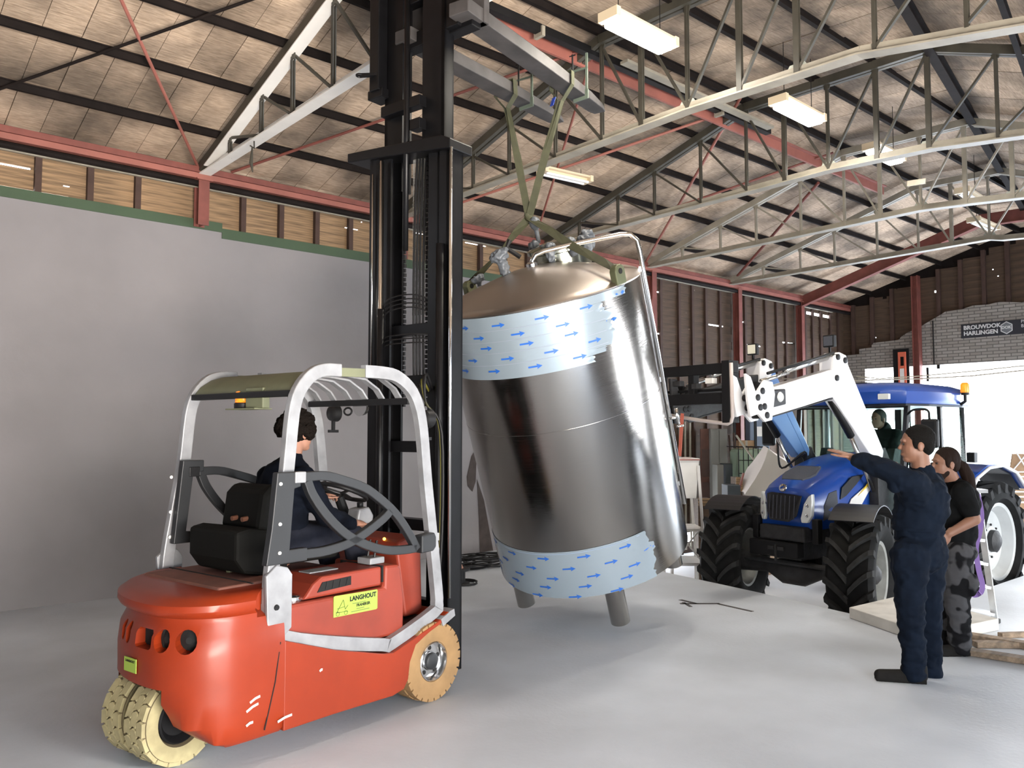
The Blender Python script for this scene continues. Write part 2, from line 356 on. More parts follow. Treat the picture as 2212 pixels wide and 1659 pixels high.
obj('fascia', MB().prism([(9.4, 4.35), (9.4, 4.75), (5.4, 5.95), (2, 5.95), (2, 5.45), (5.5, 5.52)], GX+.06, GX+.1, lambda p, t: V((t, p[0], p[1]))), m_purlin, gw)
c = tag(obj('steel_column', MB().bb(GX-.3, GX-.14, -.07, -.05, -.5, 5.1).bb(GX-.3, GX-.14, .05, .07, -.5, 5.1).bb(GX-.23, GX-.21, -.05, .05, -.5, 5.1), m_redsteel), 'tall red steel column standing in front of the brick gable', 'column'); c.location = (0, 7.5, 0)
for (y, z, q) in ((7.33, 2.95, (.05, .05, .3)), (7.1, 3.1, (.08, .06, .09))): tag(obj('switch_box', MB().box((GX-.13, y, z), q), m_black, bevel=.004), 'small black box on the brick gable, %s' % ('beside the red column' if y > 7.2 else 'right of the conduit'), 'electrical box')
tag(obj('conduit', MB().tube([(GX-.12, 7.2, 3.15), (GX-.12, 7.2, 4.1)], .012), m_black), 'thin black conduit running up the brick gable', 'pipe')
# right side wall with wide daylight openings (outside the picture)
rw = MB(); rw.bb(-4, -1, SY-.1, SY, 0, 2.7); rw.bb(3.8, 8.8, SY-.1, SY, 0, 2.7); rw.bb(14.0, GX, SY-.1, SY, 0, 2.6); rw.bb(-4, 7.6, SY-.1, SY, 2.55, 5)
rw.bb(7.6, GX, SY-.1, SY, 2.5, 4.2)
for x_, w_ in ((10.2, .6), (12.6, .4)): rw.bb(x_, x_+w_, SY-.1, SY, 0, 2.5)  # posts added to break up the opening's reflection in the tank
struct('wall_right', rw, m_plaster)
struct('wall_front', MB().bb(-4.1, -4, SY, WY+.1, 0, 6), m_plaster)
struct('wall_back_right', MB().bb(GX-.1, GX, SY, .1, 0, 3.4), m_brick)
# roof skin above the panels
RO = .17
def skin(x0, x1, n):
    v = []; f = []
    for i in range(n+1):
        X = x0+(x1-x0)*i/n
        for Y in (WY+.3, 5.53, Yb(X), SY-.2): v.append((X, Y, ztop(X, Y)+RO+.03))
    for i in range(n):
        for k in range(3): f.append((i*4+k, i*4+k+1, i*4+5+k, i*4+4+k))
    n0 = len(v); v += [(a, b, c_+.05) for a, b, c_ in v]; f += [tuple(n0+q for q in reversed(ff)) for ff in f]
    return MB().add(v, f)
ceil = struct('ceiling', skin(-4, GX+.3, 12), mat('roof_skin', (.03, .025, .02), .9))
rowsA = [9.3, 8.58, 7.8, 7.05, 6.3, 5.53]
PW = .31; npan = 0; far = MB()
def pan(X0, Ya, Yc, Xg=.006, lim=300):
    global npan
    X1 = X0+PW-Xg
    def q(X, Y, dz): return V((X, Y, ztop(X, Y)+RO+dz))
    def rowpts(dz): return [q(X0, Ya(X0), dz), q(X1, Ya(X1), dz), q(X1, Yc(X1), dz), q(X0, Yc(X0), dz)]
    e = 1e-3; b = rowpts(random.uniform(-.006, 0)); t = rowpts(.02)
    return b+t
cells = []
X = -1.2
while X < GX:
    for a, b in zip(rowsA[:-1], rowsA[1:]): cells.append((X, (lambda x, a=a: a-.001), (lambda x, b=b: b+.008)))
    cells.append((X, (lambda x: 5.529), (lambda x: max(4.62, Yb(x))+.008)))
    if Yb(X+PW) < 4.6: cells.append((X, (lambda x: 4.62), (lambda x: max(3.95, Yb(x))+.006)))
    if Yb(X+PW) < 3.94: cells.append((X, (lambda x: 3.95), (lambda x: Yb(x)+.004)))
    for k in range(4): cells.append((X, (lambda x, k=k: Yb(x)-.004-k*.8), (lambda x, k=k: Yb(x)-.8-k*.8)))
    X += PW
def apparent(c):
    x, a, b = c; p = V((x+.15, (a(x)+b(x))/2, 5.3)); d = p-CAM; z = d.dot(FW)
    if z < .5: return 0
    px, py = 1106+FPX*d.dot(RT)/z, 829.5-FPX*d.dot(UP)/z
    return (0 if (px < -80 or px > 2300 or py < -80) else 1)/z
cells.sort(key=lambda c: -apparent(c))
for i, (x, a, b) in enumerate(cells):
    p = pan(x, a, b)
    if i < 296:
        c0 = sum((V(q) for q in p), V())/8; o = obj('ceiling_panel', MB().hexa([q-c0 for q in p]), m_panel, ceil); o.location = c0
    else: far.hexa(p)
o = obj('ceiling_panel_field', far, m_panel, ceil); o['kind'] = 'stuff'
# purlins (dark I-beams)
def ibeam(p, q, w_, h_, m_, name='purlin', parent=None):
    p = V(p); q = V(q); mb = MB(); u = V((0, 0, 1)); mb.bar(p-u*h_/2, q-u*h_/2, w_, .012); mb.bar(p+u*h_/2, q+u*h_/2, w_, .012); mb.bar(p, q, .012, h_)
    return obj(name, mb, m_, parent)
for Y, z in ((8.58, .09), (7.8, .09), (7.05, .09), (6.3, .09)): ibeam((-2, Y, zA(Y)+z+.015), (GX, Y, zA(Y)+z+.02), .035, .07, m_purlin, parent=ceil)
ibeam((-2, 5.53, 5.77), (GX, 5.53, 5.78), .05, .08, m_purlin, parent=ceil)
def xend(Y): return min(GX, (Y-3.34)/.19+8.77)
for Y in (4.62, 3.95): ibeam((-2, Y, 5.73), (xend(Y), Y, 5.75), .045, .07, m_purlin, parent=ceil)
bl = lambda X, dy=0, dz=.06: V((X, Yb(X)-dy, ztop(X, Yb(X)-dy)+dz))
ibeam(bl(-2), bl(GX), .09, .12, m_purlin, parent=ceil)
for k in (1, 2, 3): ibeam(bl(-2, .8*k), bl(GX, .8*k), .05, .08, m_purlin, parent=ceil)
rp_ = tag(obj('roof_channel', MB().bb(-2, 13.2, 5.82, 5.85, 5.52, 5.64).bb(-2, 13.2, 5.77, 5.85, 5.64, 5.655), m_redlite), 'long faded red steel channel along the bend of the roof', 'beam')
dp = tag(obj('roof_duct', MB().bb(-2, 9.5, 5.62, 5.7, 5.56, 5.64), m_black), 'black cable duct beside the red roof channel', 'duct')
for x in (5.4, 8.4): obj('clip', MB().box((x, 5.66, 5.57), (.04, .12, .1)), m_cream, dp)
dt = tag(obj('duct_tray', MB().bb(6.4, 9.2, 5.4, 5.5, 5.5, 5.53), m_cream), 'rusty pale cable tray under the roof beside the red channel', 'duct')
# ------------------------------------------------------------------ trusses
VY = [8.35, 7.6, 6.95, 6.2, 5.53, 5.02, 4.48, 3.93, 3.39, 2.75, 2.1, 1.5]
def truss(X, yb, label, mt, mbm, skew=None):
    """skew: nodes (Y, dx, dy, dz) of a bottom chord that does not run quite square to the wall"""
    t = thing('roof_truss', label, 'truss', (X, 0, 0))
    def zt(Y): return zA(Y) if Y > 5.53 else 5.68 if Y > yb else 5.68-.39*(yb-Y)
    up_ = MB(); yend = -.5
    for s_ in (-.035, .035):
        up_.bar((s_, WY, zA(WY)), (s_, 5.53, 5.68), .05, .09); up_.bar((s_, 5.53, 5.68), (s_, yb, 5.66), .05, .09); up_.bar((s_, yb, 5.66), (s_, yend, zt(yend)), .05, .09)
    obj('top_chord', up_, mt, t)
    if skew: obj('lit_chord_underside', MB().bar((.0, 8.9, zA(8.9)-.055), (0, 5.6, zA(5.6)-.055), .12, .012), m_white, t)  # thin white plate added to imitate light on the chord's underside
    lo = MB(); pts = [(0, 9.1, 4.56), (0, 5.5, 4.62), (0, 4.48, 4.64), (0, yb, 4.6), (0, 2, 4.45), (0, 0, 4.1)]
    def sk(Y):
        if not skew: return V((0, 0, 0))
        for a, b in zip(skew[:-1], skew[1:]):
            if b[0] <= Y <= a[0]: f = (a[0]-Y)/(a[0]-b[0]); return V([a[i]+(b[i]-a[i])*f for i in (1, 2, 3)])
        return V(skew[-1][1:])
    pts = [V(p)+sk(p[1]) for p in pts]
    for a, b in zip(pts[:-1], pts[1:]):
        lo.bar(a, b, .13, .014); lo.bar(V(a)+V((0, 0, .04)), V(b)+V((0, 0, .04)), .016, .075)
    obj('bottom_chord', lo, mbm, t)
    zb = lambda Y: 4.56+.08*min(1, (9.1-Y)/4.6) if Y > 4.48 else (4.64-.04*(4.48-Y)/(4.48-yb+1e-6) if Y > yb else max(4.1, 4.6-.08*(yb-Y)))
    mm = mt
    for i, y in enumerate(VY):
        wd = .05 if i in (5, 7, 8) else .028
        q_ = V((0, y, zb(y)))+sk(y); post = MB()
        for e_ in (-.013, .013): post.bar(q_+V((e_, 0, 0)), (e_, y, zt(y)), .012, wd, up=(0, 1, 0))
        obj('post', post, mm, t)
        if i in (4, 5, 6, 8, 1): 
            k = .13 if i in (6, 8) else .08
            obj('gusset', MB().prism([(y-k, zb(y)), (y+k, zb(y)), (y+k*.5, zb(y)+k*.8), (y-k*.5, zb(y)+k*.8)], -.006, .006, lambda p, q: V((q, p[0], p[1]))+sk(y)), m_gusset if i > 3 else mm, t)
        obj('gusset', MB().prism([(y-.05, zt(y)), (y+.05, zt(y)), (y+.03, zt(y)-.1), (y-.03, zt(y)-.1)], -.006, .006, lambda p, q: V((q, p[0], p[1]))), mm, t)
    pr = [(VY[0], VY[1]), (VY[1], VY[2]), (VY[2], VY[3]), (VY[3], VY[4]), (VY[4], VY[5]), (VY[5], VY[6]), (VY[7], VY[6]), (VY[8], VY[7]), (VY[9], VY[8]), (VY[10], VY[9]), (VY[11], VY[10])]
    for a, b in pr: obj('brace', MB().bar((0, a, zt(a)-.05), V((0, b, zb(b)+.03))+sk(b), .022, .03, up=(1, 0, 0)), mm, t)
    return t
truss(3.47, 2.4, 'nearest roof truss with brightly lit bottom chord left of the mast', m_truss, m_white,  # white colour stands in for the strong light on this bottom chord
      skew=[(9.2, 0, 0, 0), (7.5, .13, .28, .11), (6.2, .25, .44, .205), (5.5, .30, .475, .25), (4.6, .364, .483, .305), (3.8, .364, .40, .305), (2.4, .364, .25, .29), (0, .364, 0, .25)])
truss(6.15, 2.87, 'second nearest roof truss, dark posts, crossing the hanging tank sling', m_truss, m_cream)
truss(8.77, 3.36, 'third roof truss from the front, cream bottom chord under the bright lamps', m_truss, m_cream)
truss(11.26, 3.86, 'fourth roof truss from the front, starting at the column beside the tank', m_cream, m_cream)
truss(13.75, 4.3, 'farthest lattice roof truss near the back gable', m_cream, m_cream)
hs = onplane(545, 318, (3.5, 0, 0), (1, 0, 0)); tag(obj('hanging_strap', MB().tube([hs, hs-V((.01, 0, .16)), hs-V((0, .02, .26))], [.008, .02, .006], 8).tube([hs+V((0, .05, .03)), hs+V((.03, .02, .0)), hs+V((0, -.04, .05))], .008, 6), m_truss), 'small dark strap tied round the bottom chord of the nearest truss', 'strap')
tb = MB(); 
for a, b in (((0, 9.15, 4.5), (0, 5.53, 5.6)), ((0, 5.53, 5.6), (0, 2.5, 5.5))): tb.bar(a, b, .02, .22); tb.bar(V(a)-V((0, 0, .11)), V(b)-V((0, 0, .11)), .13, .015)
o = tag(obj('rafter', tb, m_redsteel), 'solid red rafter beam nearest the back gable', 'beam'); o.location = (16.45, 0, 0)
# tie rods
def rod(p, q, r, m_, label): return tag(obj('tie_rod', MB().tube([p, q], r, 8), m_), label, 'tie rod')
def T(px, Y=None, X=None, z=None):
    if Y is not None: return onplane(*px, (0, Y, 0), (0, 1, 0))
    return onplane(*px, (0, 0, z), (0, 0, 1)) if z is not None else onplane(*px, (X, 0, 0), (1, 0, 0))
n_roof = V((0, .297, 1)).normalized(); p_roof = V((0, WY, EZ+.02))
def TR(px): return onplane(*px, p_roof, n_roof)
def ext(a, b, k): return b+(b-a)*k
a, b = TR((433, 372)), TR((262, 0)); rod(a, ext(a, b, .3), .016, m_redlite, 'faded red diagonal tie rod under the upper left roof')
a, b = TR((0, 192)), TR((540, 0)); rod(ext(b, a, .25), ext(a, b, .3), .014, m_purlin, 'dark brown diagonal tie rod under the upper left roof')
a, b = TR((500, 372)), TR((838, 255)); rod(a, TR((1270, 105)), .016, m_redsteel, 'red tie rod passing behind the mast up to the roof bend')
a, b = TR((1155, 520)), TR((1283, 110)); rod(a, b, .016, m_redlite, 'thin red tie rod right of the hanging sling')
a, b = TR((990, 440)), TR((1590, 235)); rod(a, b, .018, m_redlite, 'red tie rod just below the second truss chord')
a, b = TR((1390, 575)), TR((1600, 210)); rod(a, b, .02, m_redlite, 'red tie rod rising from the column beside the tank')
a, b = TR((1250, 520)), TR((1800, 330)); rod(a, b, .018, m_redsteel, 'red tie rod just above the third truss chord')
a, b = TR((1572, 620)), TR((1768, 395)); rod(a, b, .024, m_redsteel, 'dark red tie rod between fourth and fifth truss')
a, b = TR((1400, 580)), TR((1900, 470)); rod(a, b, .018, m_redsteel, 'dark red tie rod behind the fourth truss')
# ------------------------------------------------------------------ lamps
m_tube = mat('lit_tube', (1, 1, 1), .4, emit=(1, .97, .9), est=30)
m_lampbody = mat('lamp_body', (.72, .6, .42), .5)
m_off = mat('unlit_tube', (.85, .86, .88), .3)
def lamp(p, q, lit, label, hang=True, rodz=.6):
    p = V(p); q = V(q); c = (p+q)/2; L = (q-p).length; ang = math.atan2((q-p).y, (q-p).x)
    t = thing('tube_lamp', label, 'lamp', c, ang)
    obj('housing', MB().bb(-L/2, L/2, -.09, .09, .05, .075).bb(-L/2, L/2, -.03, .03, .02, .06).bb(-L/2-.05, -L/2, -.1, .1, .0, .08).bb(L/2, L/2+.05, -.1, .1, 0, .08), m_lampbody, t)
    for s_ in (-.045, .045): obj('tube', MB().tube([(-L/2, s_, 0), (L/2, s_, 0)], .018 if not lit else .03, 10), m_tube if lit else m_off, t)
    if lit: obj('glare_box', MB().bb(-L/2, L/2, -.085, .085, -.035, .045), m_tube, t, bevel=.02)  # glowing box added to imitate the wide glare of lit tubes
    for s_ in (-1, 1):
        obj('hanger', MB().tube([(s_*L*.38, 0, .07), (s_*L*.38, 0, .07+rodz)], .004, 5), m_black, t)
    if lit:
        l = bpy.data.lights.new('tube_light', 'AREA'); l.shape = 'RECTANGLE'; l.size = L; l.size_y = .1; l.energy = lit; l.color = (1, .9, .75)
        o = bpy.data.objects.new('tube_light', l); COL.objects.link(o); o.parent = t; o.location = (0, 0, -.04)
    return t
lamp((4.9, 4.3, 5), (5.62, 4.31, 5), 22, 'brightest lit tube lamp, top centre, nearest to the camera')
lamp((7.44, 4.3, 5), (8.18, 4.31, 5), 22, 'lit tube lamp in the middle, hanging below the second truss')
lamp((9.47, 4.3, 5), (10.12, 4.3, 5), 22, 'farthest lit tube lamp, glaring behind the third truss')
lamp((7.22, 7.49, 5), (7.91, 7.41, 5), 0, 'unlit tube lamp near the left roof slope, right of the sling', rodz=.1)
lamp((13.97, 4.76, 5), (14.75, 4.75, 5), 0, 'unlit tube lamp far back under the dark roof')
lamp(T((2080, 418), z=5), T((2110, 437), z=5), 0, 'small unlit tube lamp right of the fourth truss')
o = tag(obj('timber_strip', MB().bar(T((1960, 397), X=10.6), T((2000, 391), X=10.6), .02, .07), m_cream), 'short pale timber strip fixed near the roof, right side', 'strip')
# banner on the gable
bn = thing('banner', 'long black banner with white lettering on the white brick gable', 'banner', (GX-.12, 6.64, 3.67))
obj('board', MB().bb(0, .02, -1.5, 0, 0, .29), mat('banner_black', (.02, .022, .03), .5), bn, bevel=.003)
m_sign = mat('sign_white', (.62, .63, .62), .6)
def letters(txt, size, y, z, parent, m_, name='lettering', bold=0, flip=None):
    me = text_mesh(txt, size, .002, bold); me.materials.append(m_); o = bpy.data.objects.new(name, me); link(o, parent)
    o.matrix_local = M(((0, 0, -1, -.004), (-1, 0, 0, y), (0, 1, 0, z), (0, 0, 0, 1))); return o
letters('BROUWDOK', .118, -.05, .15, bn, m_sign, bold=.004); letters('HARLINGEN', .118, -.05, .03, bn, m_sign, bold=.004)
hx = [(.125*math.cos(R(60*k+30)), .13*math.sin(R(60*k+30))) for k in range(6)]
obj('emblem', MB().prism(hx, -.006, -.003, lambda p, q: V((q, -.86+p[0], .145+p[1]))), m_sign, bn)
obj('emblem_inner', MB().prism([(a*.85, b*.85) for a, b in hx], -.009, -.006, lambda p, q: V((q, -.86+p[0], .145+p[1]))), mat('emblem_grey', (.16, .17, .18), .6), bn)
letters('DOK', .08, -.77, .11, bn, m_sign, bold=.003).location.x = -.011
letters('PR', .09, -1.12, .2, bn, m_sign); letters('BR', .09, -1.12, .11, bn, m_sign)
# ropes sagging across the gable opening
tag(obj('rope', MB().tube([onplane(x, y, (16.2, 0, 0), (1, 0, 0)) for x, y in ((1850, 813), (1900, 818), (1990, 812), (2100, 802), (2212, 790), (2400, 770))], .012, 6), mat('hemp', (.45, .4, .3), .8)), 'upper pale rope stretched across the gable opening', 'rope')
tag(obj('rope', MB().tube([onplane(x, y, (15.9, 0, 0), (1, 0, 0)) for x, y in ((1690, 818), (1850, 822), (1990, 818), (2100, 812), (2212, 800), (2400, 780))], .014, 6), mat('hemp2', (.5, .45, .36), .8)), 'lower pale rope stretched above the tractor roof', 'rope')
# narrow red and white door frame seen over the tractor
df = thing('door_frame_panel', 'narrow red and white frame standing before the gable left of the red column', 'frame', onplane(1950, 830, (GX-.4, 0, 0), (1, 0, 0)))
obj('upper_frame', MB().bb(-.02, .02, -.08, -.045, 0, .7).bb(-.02, .02, .045, .08, 0, .7).bb(-.02, .02, -.045, .045, .6, .7).bb(-.02, .02, -.045, .045, .34, .4), mat('orange_red', (.6, .13, .07), .5), df)
obj('lower_panel', MB().bb(-.02, .02, -.045, .045, -3.35, .34), m_white, df)
obj('dark_opening', MB().bb(.06, .09, -.12, .22, -1.6, .78), m_black, df)
# ================================================================== FORKLIFT
TA = R(10); TO = V((3.103, 4.891, 0))
FKM = M.Translation(TO) @ M.Rotation(TA, 4, 'Z')
fk = thing('forklift', 'orange counterbalance forklift with silver overhead guard, raised black mast and long forks', 'forklift', mtx=FKM)
FKI = FKM.inverted()
Fd = V((math.cos(TA), math.sin(TA), 0)); Rd = V((math.sin(TA), -math.cos(TA), 0))
m_orange = mat('orange_paint', (.26, .027, .005), .42, var=.16, scale=3, coat=.12, spec=.35)
m_orange2 = mat('faded_orange_paint', (.26, .035, .016), .5, var=.22, scale=4)
m_dusty = mat('dusty_cover', (.22, .085, .06), .75, var=.35, scale=5)
m_silver = mat('worn_silver_paint', (.31, .315, .33), .45, var=.28, scale=9, metal=.2)
m_olive = mat('olive_roof', (.16, .17, .10), .6, var=.2, scale=5)
m_gate = mat('grey_gate', (.017, .0185, .021), .5, var=.15, scale=8)
m_blackp = mat('black_plastic', (.009, .009, .010), .5, spec=.3)
m_dark = mat('dark_void', (.006, .006, .006), .9)
m_chrome = mat('chrome', (.8, .8, .8), .15, metal=1)
m_cylc = mat('bright_rod', (.75, .75, .74), .2, metal=1)
m_tan = mat('tan_rubber', (.31, .185, .078), .75, var=.25, scale=8)
m_tan2 = mat('pale_yellow_rubber', (.36, .31, .165), .8, var=.25, scale=14)
m_rubdark = mat('dirty_rubber', (.10, .075, .04), .9)
m_vinyl = mat('seat_vinyl', (.005, .005, .0045), .75, bump=.05, spec=.12)
m_mast = mat('mast_steel', (.005, .005, .006), .4, var=.4, scale=10, spec=.25)
m_lime = mat('lime_sticker', (.30, .42, .06), .5)
uz = lambda y: (lambda p, t: V((p[0], -t, p[1])))
def side_prism(name, poly, v0, v1, m_, parent=fk, bevel=.012, smooth=False):
    return obj(name, MB().prism(poly, v0, v1, lambda p, t: V((p[0], -t, p[1]))), m_, parent, bevel=bevel, smooth=smooth)
# chassis side panels and tub between the front wheels
side_prism('chassis', [(-1.15, .13), (-.8, .13), (-.36, .12), (-.27, .14), (-.235, .19), (-.22, .29), (-.17, .385), (-.03, .445), (.10, .49), (.15, .52), (.14, .545), (.03, .49), (-.36, .375), (-.44, .385), (-.8, .48), (-1.15, .60)], -.57, .57, m_orange, bevel=.006)
side_prism('front_tub', [(-.4, .1), (.22, .1), (.22, .46), (-.4, .4)], -.34, .34, m_black)
for s_ in (-1, 1):
    obj('fender_trim', MB().sweep([(.15, -s_*.53, .545), (.155, -s_*.53, .52), (.06, -s_*.53, .48)], .05, .09, (0, 1, 0)), m_silver, fk)
side_prism('floor_plate', [(-.45, .40), (.12, .50), (.12, .515), (-.45, .415)], -.46, .46, m_black, bevel=0)
# counterweight
RO_ = [(-1.15, -.57), (-1.25, -.56), (-1.36, -.53), (-1.46, -.47), (-1.56, -.37), (-1.65, -.22), (-1.70, -.07), (-1.725, .08), (-1.73, .2), (-1.715, .32), (-1.66, .43), (-1.58, .51), (-1.49, .555), (-1.38, .57), (-1.25, .572), (-1.15, .572)]
RS = bez([(a, b, 0) for a, b in RO_], 3)
def ring(z, sc_, us=0, lim=9): return [V((max(-lim, (p.x+1.15)*sc_-1.15-(us if p.x < -1.16 else 0)), -max(-.49, min(.49, p.y)) if z > .76 and p.x > -1.33 else -p.y*(sc_ if p.x < -1.16 else min(1, sc_)), z)) for p in RS]
cw = MB().loft([ring(.125, .93, 0, 1.46), ring(.15, .97, 0, 1.52), ring(.24, 1.0, 0, 1.64), ring(.36, 1.0, 0, 1.72), ring(.46, 1.0), ring(.58, 1.005), ring(.68, .985), ring(.745, .955, -.02), ring(.77, .955, -.02), ring(.79, .995, .0), ring(.812, 1.018, .0), ring(.842, 1.015, .0), ring(.868, .975, -.02), ring(.882, .93, -.05)])
cwo = obj('counterweight', cw, m_orange, fk, smooth=38)
def rear_u(v):
    for p, q in zip(RS[:-1], RS[1:]):
        if p.y <= v <= q.y: return p.x+(q.x-p.x)*(v-p.y)/(q.y-p.y+1e-9)
    return -1.7
cut = MB(); HOLES = ((.445, .054, .058), (.325, .05, .055), (.0, .032, .055), (-.08, .03, .052))
for v, a, b in HOLES:
    n_ = V((-.80, .60)) if v > .4 else V((-.95, .31)) if v > .3 else V((-1, 0)); n_.normalize(); tg_ = V((n_.y, -n_.x))
    prof = [(a*math.cos(t*.3925), b*math.sin(t*.3925)) for t in range(16)]
    cut.prism(prof, -.11, .12, lambda p, t, v=v, n_=n_, tg_=tg_: V((rear_u(v)+n_.x*t+tg_.x*p[0], -(v+n_.y*t+tg_.y*p[0]), .665+p[1])))
cut.prism([(-.075, -.04), (-.06, -.05), (.06, -.05), (.075, -.04), (.075, .03), (.06, .045), (-.06, .045), (-.075, .03)], 0, 1, lambda p, t: V((-1.85+.22*t, -p[0]-.18, .665+p[1])))
cut.bb(-2.0, -1.28, -.34, .34, .0, .43)
me = cut.mesh('c'); bm = bmesh.new(); bm.from_mesh(me); bmesh.ops.recalc_face_normals(bm, faces=bm.faces); bm.to_mesh(me); bm.free()
me.materials.append(m_orange)
co = bpy.data.objects.new('c', me); COL.objects.link(co); co.matrix_world = FKM
bpy.context.view_layer.update()
bo = cwo.modifiers.new('b', 'BOOLEAN'); bo.object = co; bo.operation = 'DIFFERENCE'; bo.solver = 'EXACT'; bo.use_self = True
m2 = baked(cwo); cwo.modifiers.clear(); cwo.data = m2; bpy.data.objects.remove(co)
for v, a, b in HOLES:
    n_ = V((-.80, .60)) if v > .4 else V((-.95, .31)) if v > .3 else V((-1, 0)); n_.normalize()
    obj('recess_dark', MB().lathe([(-.13, 1.03*a), (-.07, 1.03*a), (-.06, a*.7), (-.045, a*.3)], (rear_u(v), -v, .665), (n_.x, -n_.y, 0), 20), m_dark, fk)  # dark plugs that stand in for the shade inside the holes
obj('lamp_recess', MB().bb(-1.67, -1.65, -.28, -.06, .6, .73), m_dark, fk)  # dark plate for the shade inside the square recess
# panel joint on the right side, scuffs, edge
obj('panel_joint', MB().sweep([(-1.18, -.572, .60), (-1.21, -.573, .4), (-1.27, -.572, .17)], .006, .004, (0, 1, 0)), m_dark, fk)
for (a, b, c_, d) in ((-1.19, .19, -1.10, .205), (-1.36, .33, -1.30, .35), (-1.38, .29, -1.31, .315), (-1.38, .22, -1.34, .23), (-.92, .39, -.9, .395)):
    obj('scuff', MB().sweep([(a, -.573, b), ((a+c_)/2, -.574, (b+d)/2+.005), (c_, -.573, d)], .013, .002, (0, 1, 0)), mat('bare_scuff', (.5, .42, .4), .6), fk)
# top covers
side_prism('battery_cover', [(-1.45, .872), (-1.42, .893), (-.98, .90), (-.98, .86), (-1.45, .85)], -.38, .38, m_dusty, bevel=.012)
obj('cover_seam', MB().bar((-1.25, .42, .897), (-1.25, -.42, .897), .008, .006), m_dark, fk)
side_prism('inner_deck', [(-1.22, .60), (-.45, .42), (-.45, .86), (-1.22, .86)], -.48, .2, m_dusty, bevel=.01)
# right-hand side box with arm console
side_prism('side_box', [(-1.13, .61), (-.62, .46), (-.21, .455), (-.205, .67), (-.235, .86), (-.26, .885), (-.37, .89), (-.375, .76), (-1.1, .765), (-1.13, .74)], .02, .5, m_orange2, bevel=.018)
side_prism('arm_console', [(-.97, .77), (-.90, .85), (-.84, .885), (-.385, .885), (-.385, .77)], .16, .485, m_orange2, bevel=.014)
side_prism('console_gap', [(-.385, .79), (-.373, .79), (-.373, .888), (-.385, .888)], .1, .488, m_dark, bevel=0)
vt = obj('console_vent', MB().prism([(-.875, .80), (-.84, .853), (-.63, .86), (-.63, .81)], .480, .490, lambda p, t: V((p[0], -t, p[1]))), m_dark, fk)
for k in range(4): obj('vent_rib', MB().bar((-.82+.05*k, -.491, .81), (-.81+.05*k, -.491, .853), .004, .003), m_blackp, vt)
obj('filler_cap', MB().lathe([(0, .055), (.02, .055), (.028, .045)], (-.98, -.40, .765), (0, 0, 1), 24), m_chrome, fk, smooth=40)
obj('console_plate', MB().bb(-.83, -.62, -.36, -.26, .886, .892), m_silver, fk)
obj('hinge_plate', MB().bb(-1.125, -1.085, -.508, -.5, .63, .76), m_blackp, fk)
for z in (.66, .725): obj('rivet', MB().lathe([(0, .009), (.004, .006)], (-1.105, -.508, z), (0, -1, 0), 10), m_white, fk)
# stickers
def fk_letters(txt, size, u0, z, parent, v=.512, m_=m_black, bold=0):
    me = text_mesh(txt, size, .0004, bold); me.materials.append(m_); o = bpy.data.objects.new('lettering', me); link(o, parent)
    o.matrix_local = M(((1, 0, 0, u0), (0, 0, -1, -v), (0, 1, 0, z), (0, 0, 0, 1))); return o
st = lab(side_prism('sticker', [(-.77, .645), (-.445, .64), (-.435, .645), (-.435, .75), (-.44, .757), (-.76, .765), (-.77, .76)], .5, .504, m_lime, bevel=0), 'lime green maker sticker with black lettering')
fk_letters('LANGHOUT', .037, -.652, .712, st, .505, bold=.0015); fk_letters('FRANEKER', .022, -.60, .676, st, .505, bold=.0008)
sl = MB()
for u0, u1, z in ((-.63, -.53, .702), (-.60, -.54, .668), (-.64, -.50, .656)): sl.bar((u0, -.5045, z), (u1, -.5045, z), .001, .0022)
obj('fine_print', sl, m_gate, st)
sk = MB()
for a, b in (((-.75, .665), (-.70, .735)), ((-.70, .735), (-.685, .68)), ((-.685, .68), (-.665, .70)), ((-.755, .67), (-.665, .665)), ((-.745, .69), (-.69, .695))): sk.bar((a[0], -.505, a[1]), (b[0], -.505, b[1]), .002, .001, up=(0, 1, 0))
for c_ in (-.74, -.68): sk.tube([(c_+.012*math.cos(t*.785), -.505, .66+.012*math.sin(t*.785)) for t in range(8)], .001, 4, closed=True)
obj('sticker_drawing', sk, m_black, st)
rs = obj('rear_sticker', MB().prism([(.03, 0), (.15, 0), (.15, .07), (.03, .07)], 0, .004, lambda p, t: V((rear_u(.12)-.008-t, -p[0], .485+p[1]))), m_lime, fk)
me = text_mesh('LANGHOUT', .0165, .0004, .0005); me.materials.append(m_black); o = bpy.data.objects.new('lettering', me); link(o, rs); o.matrix_local = M(((0, 0, -1, rear_u(.12)-.0128), (-1, 0, 0, -.045), (0, 1, 0, .53), (0, 0, 0, 1)))
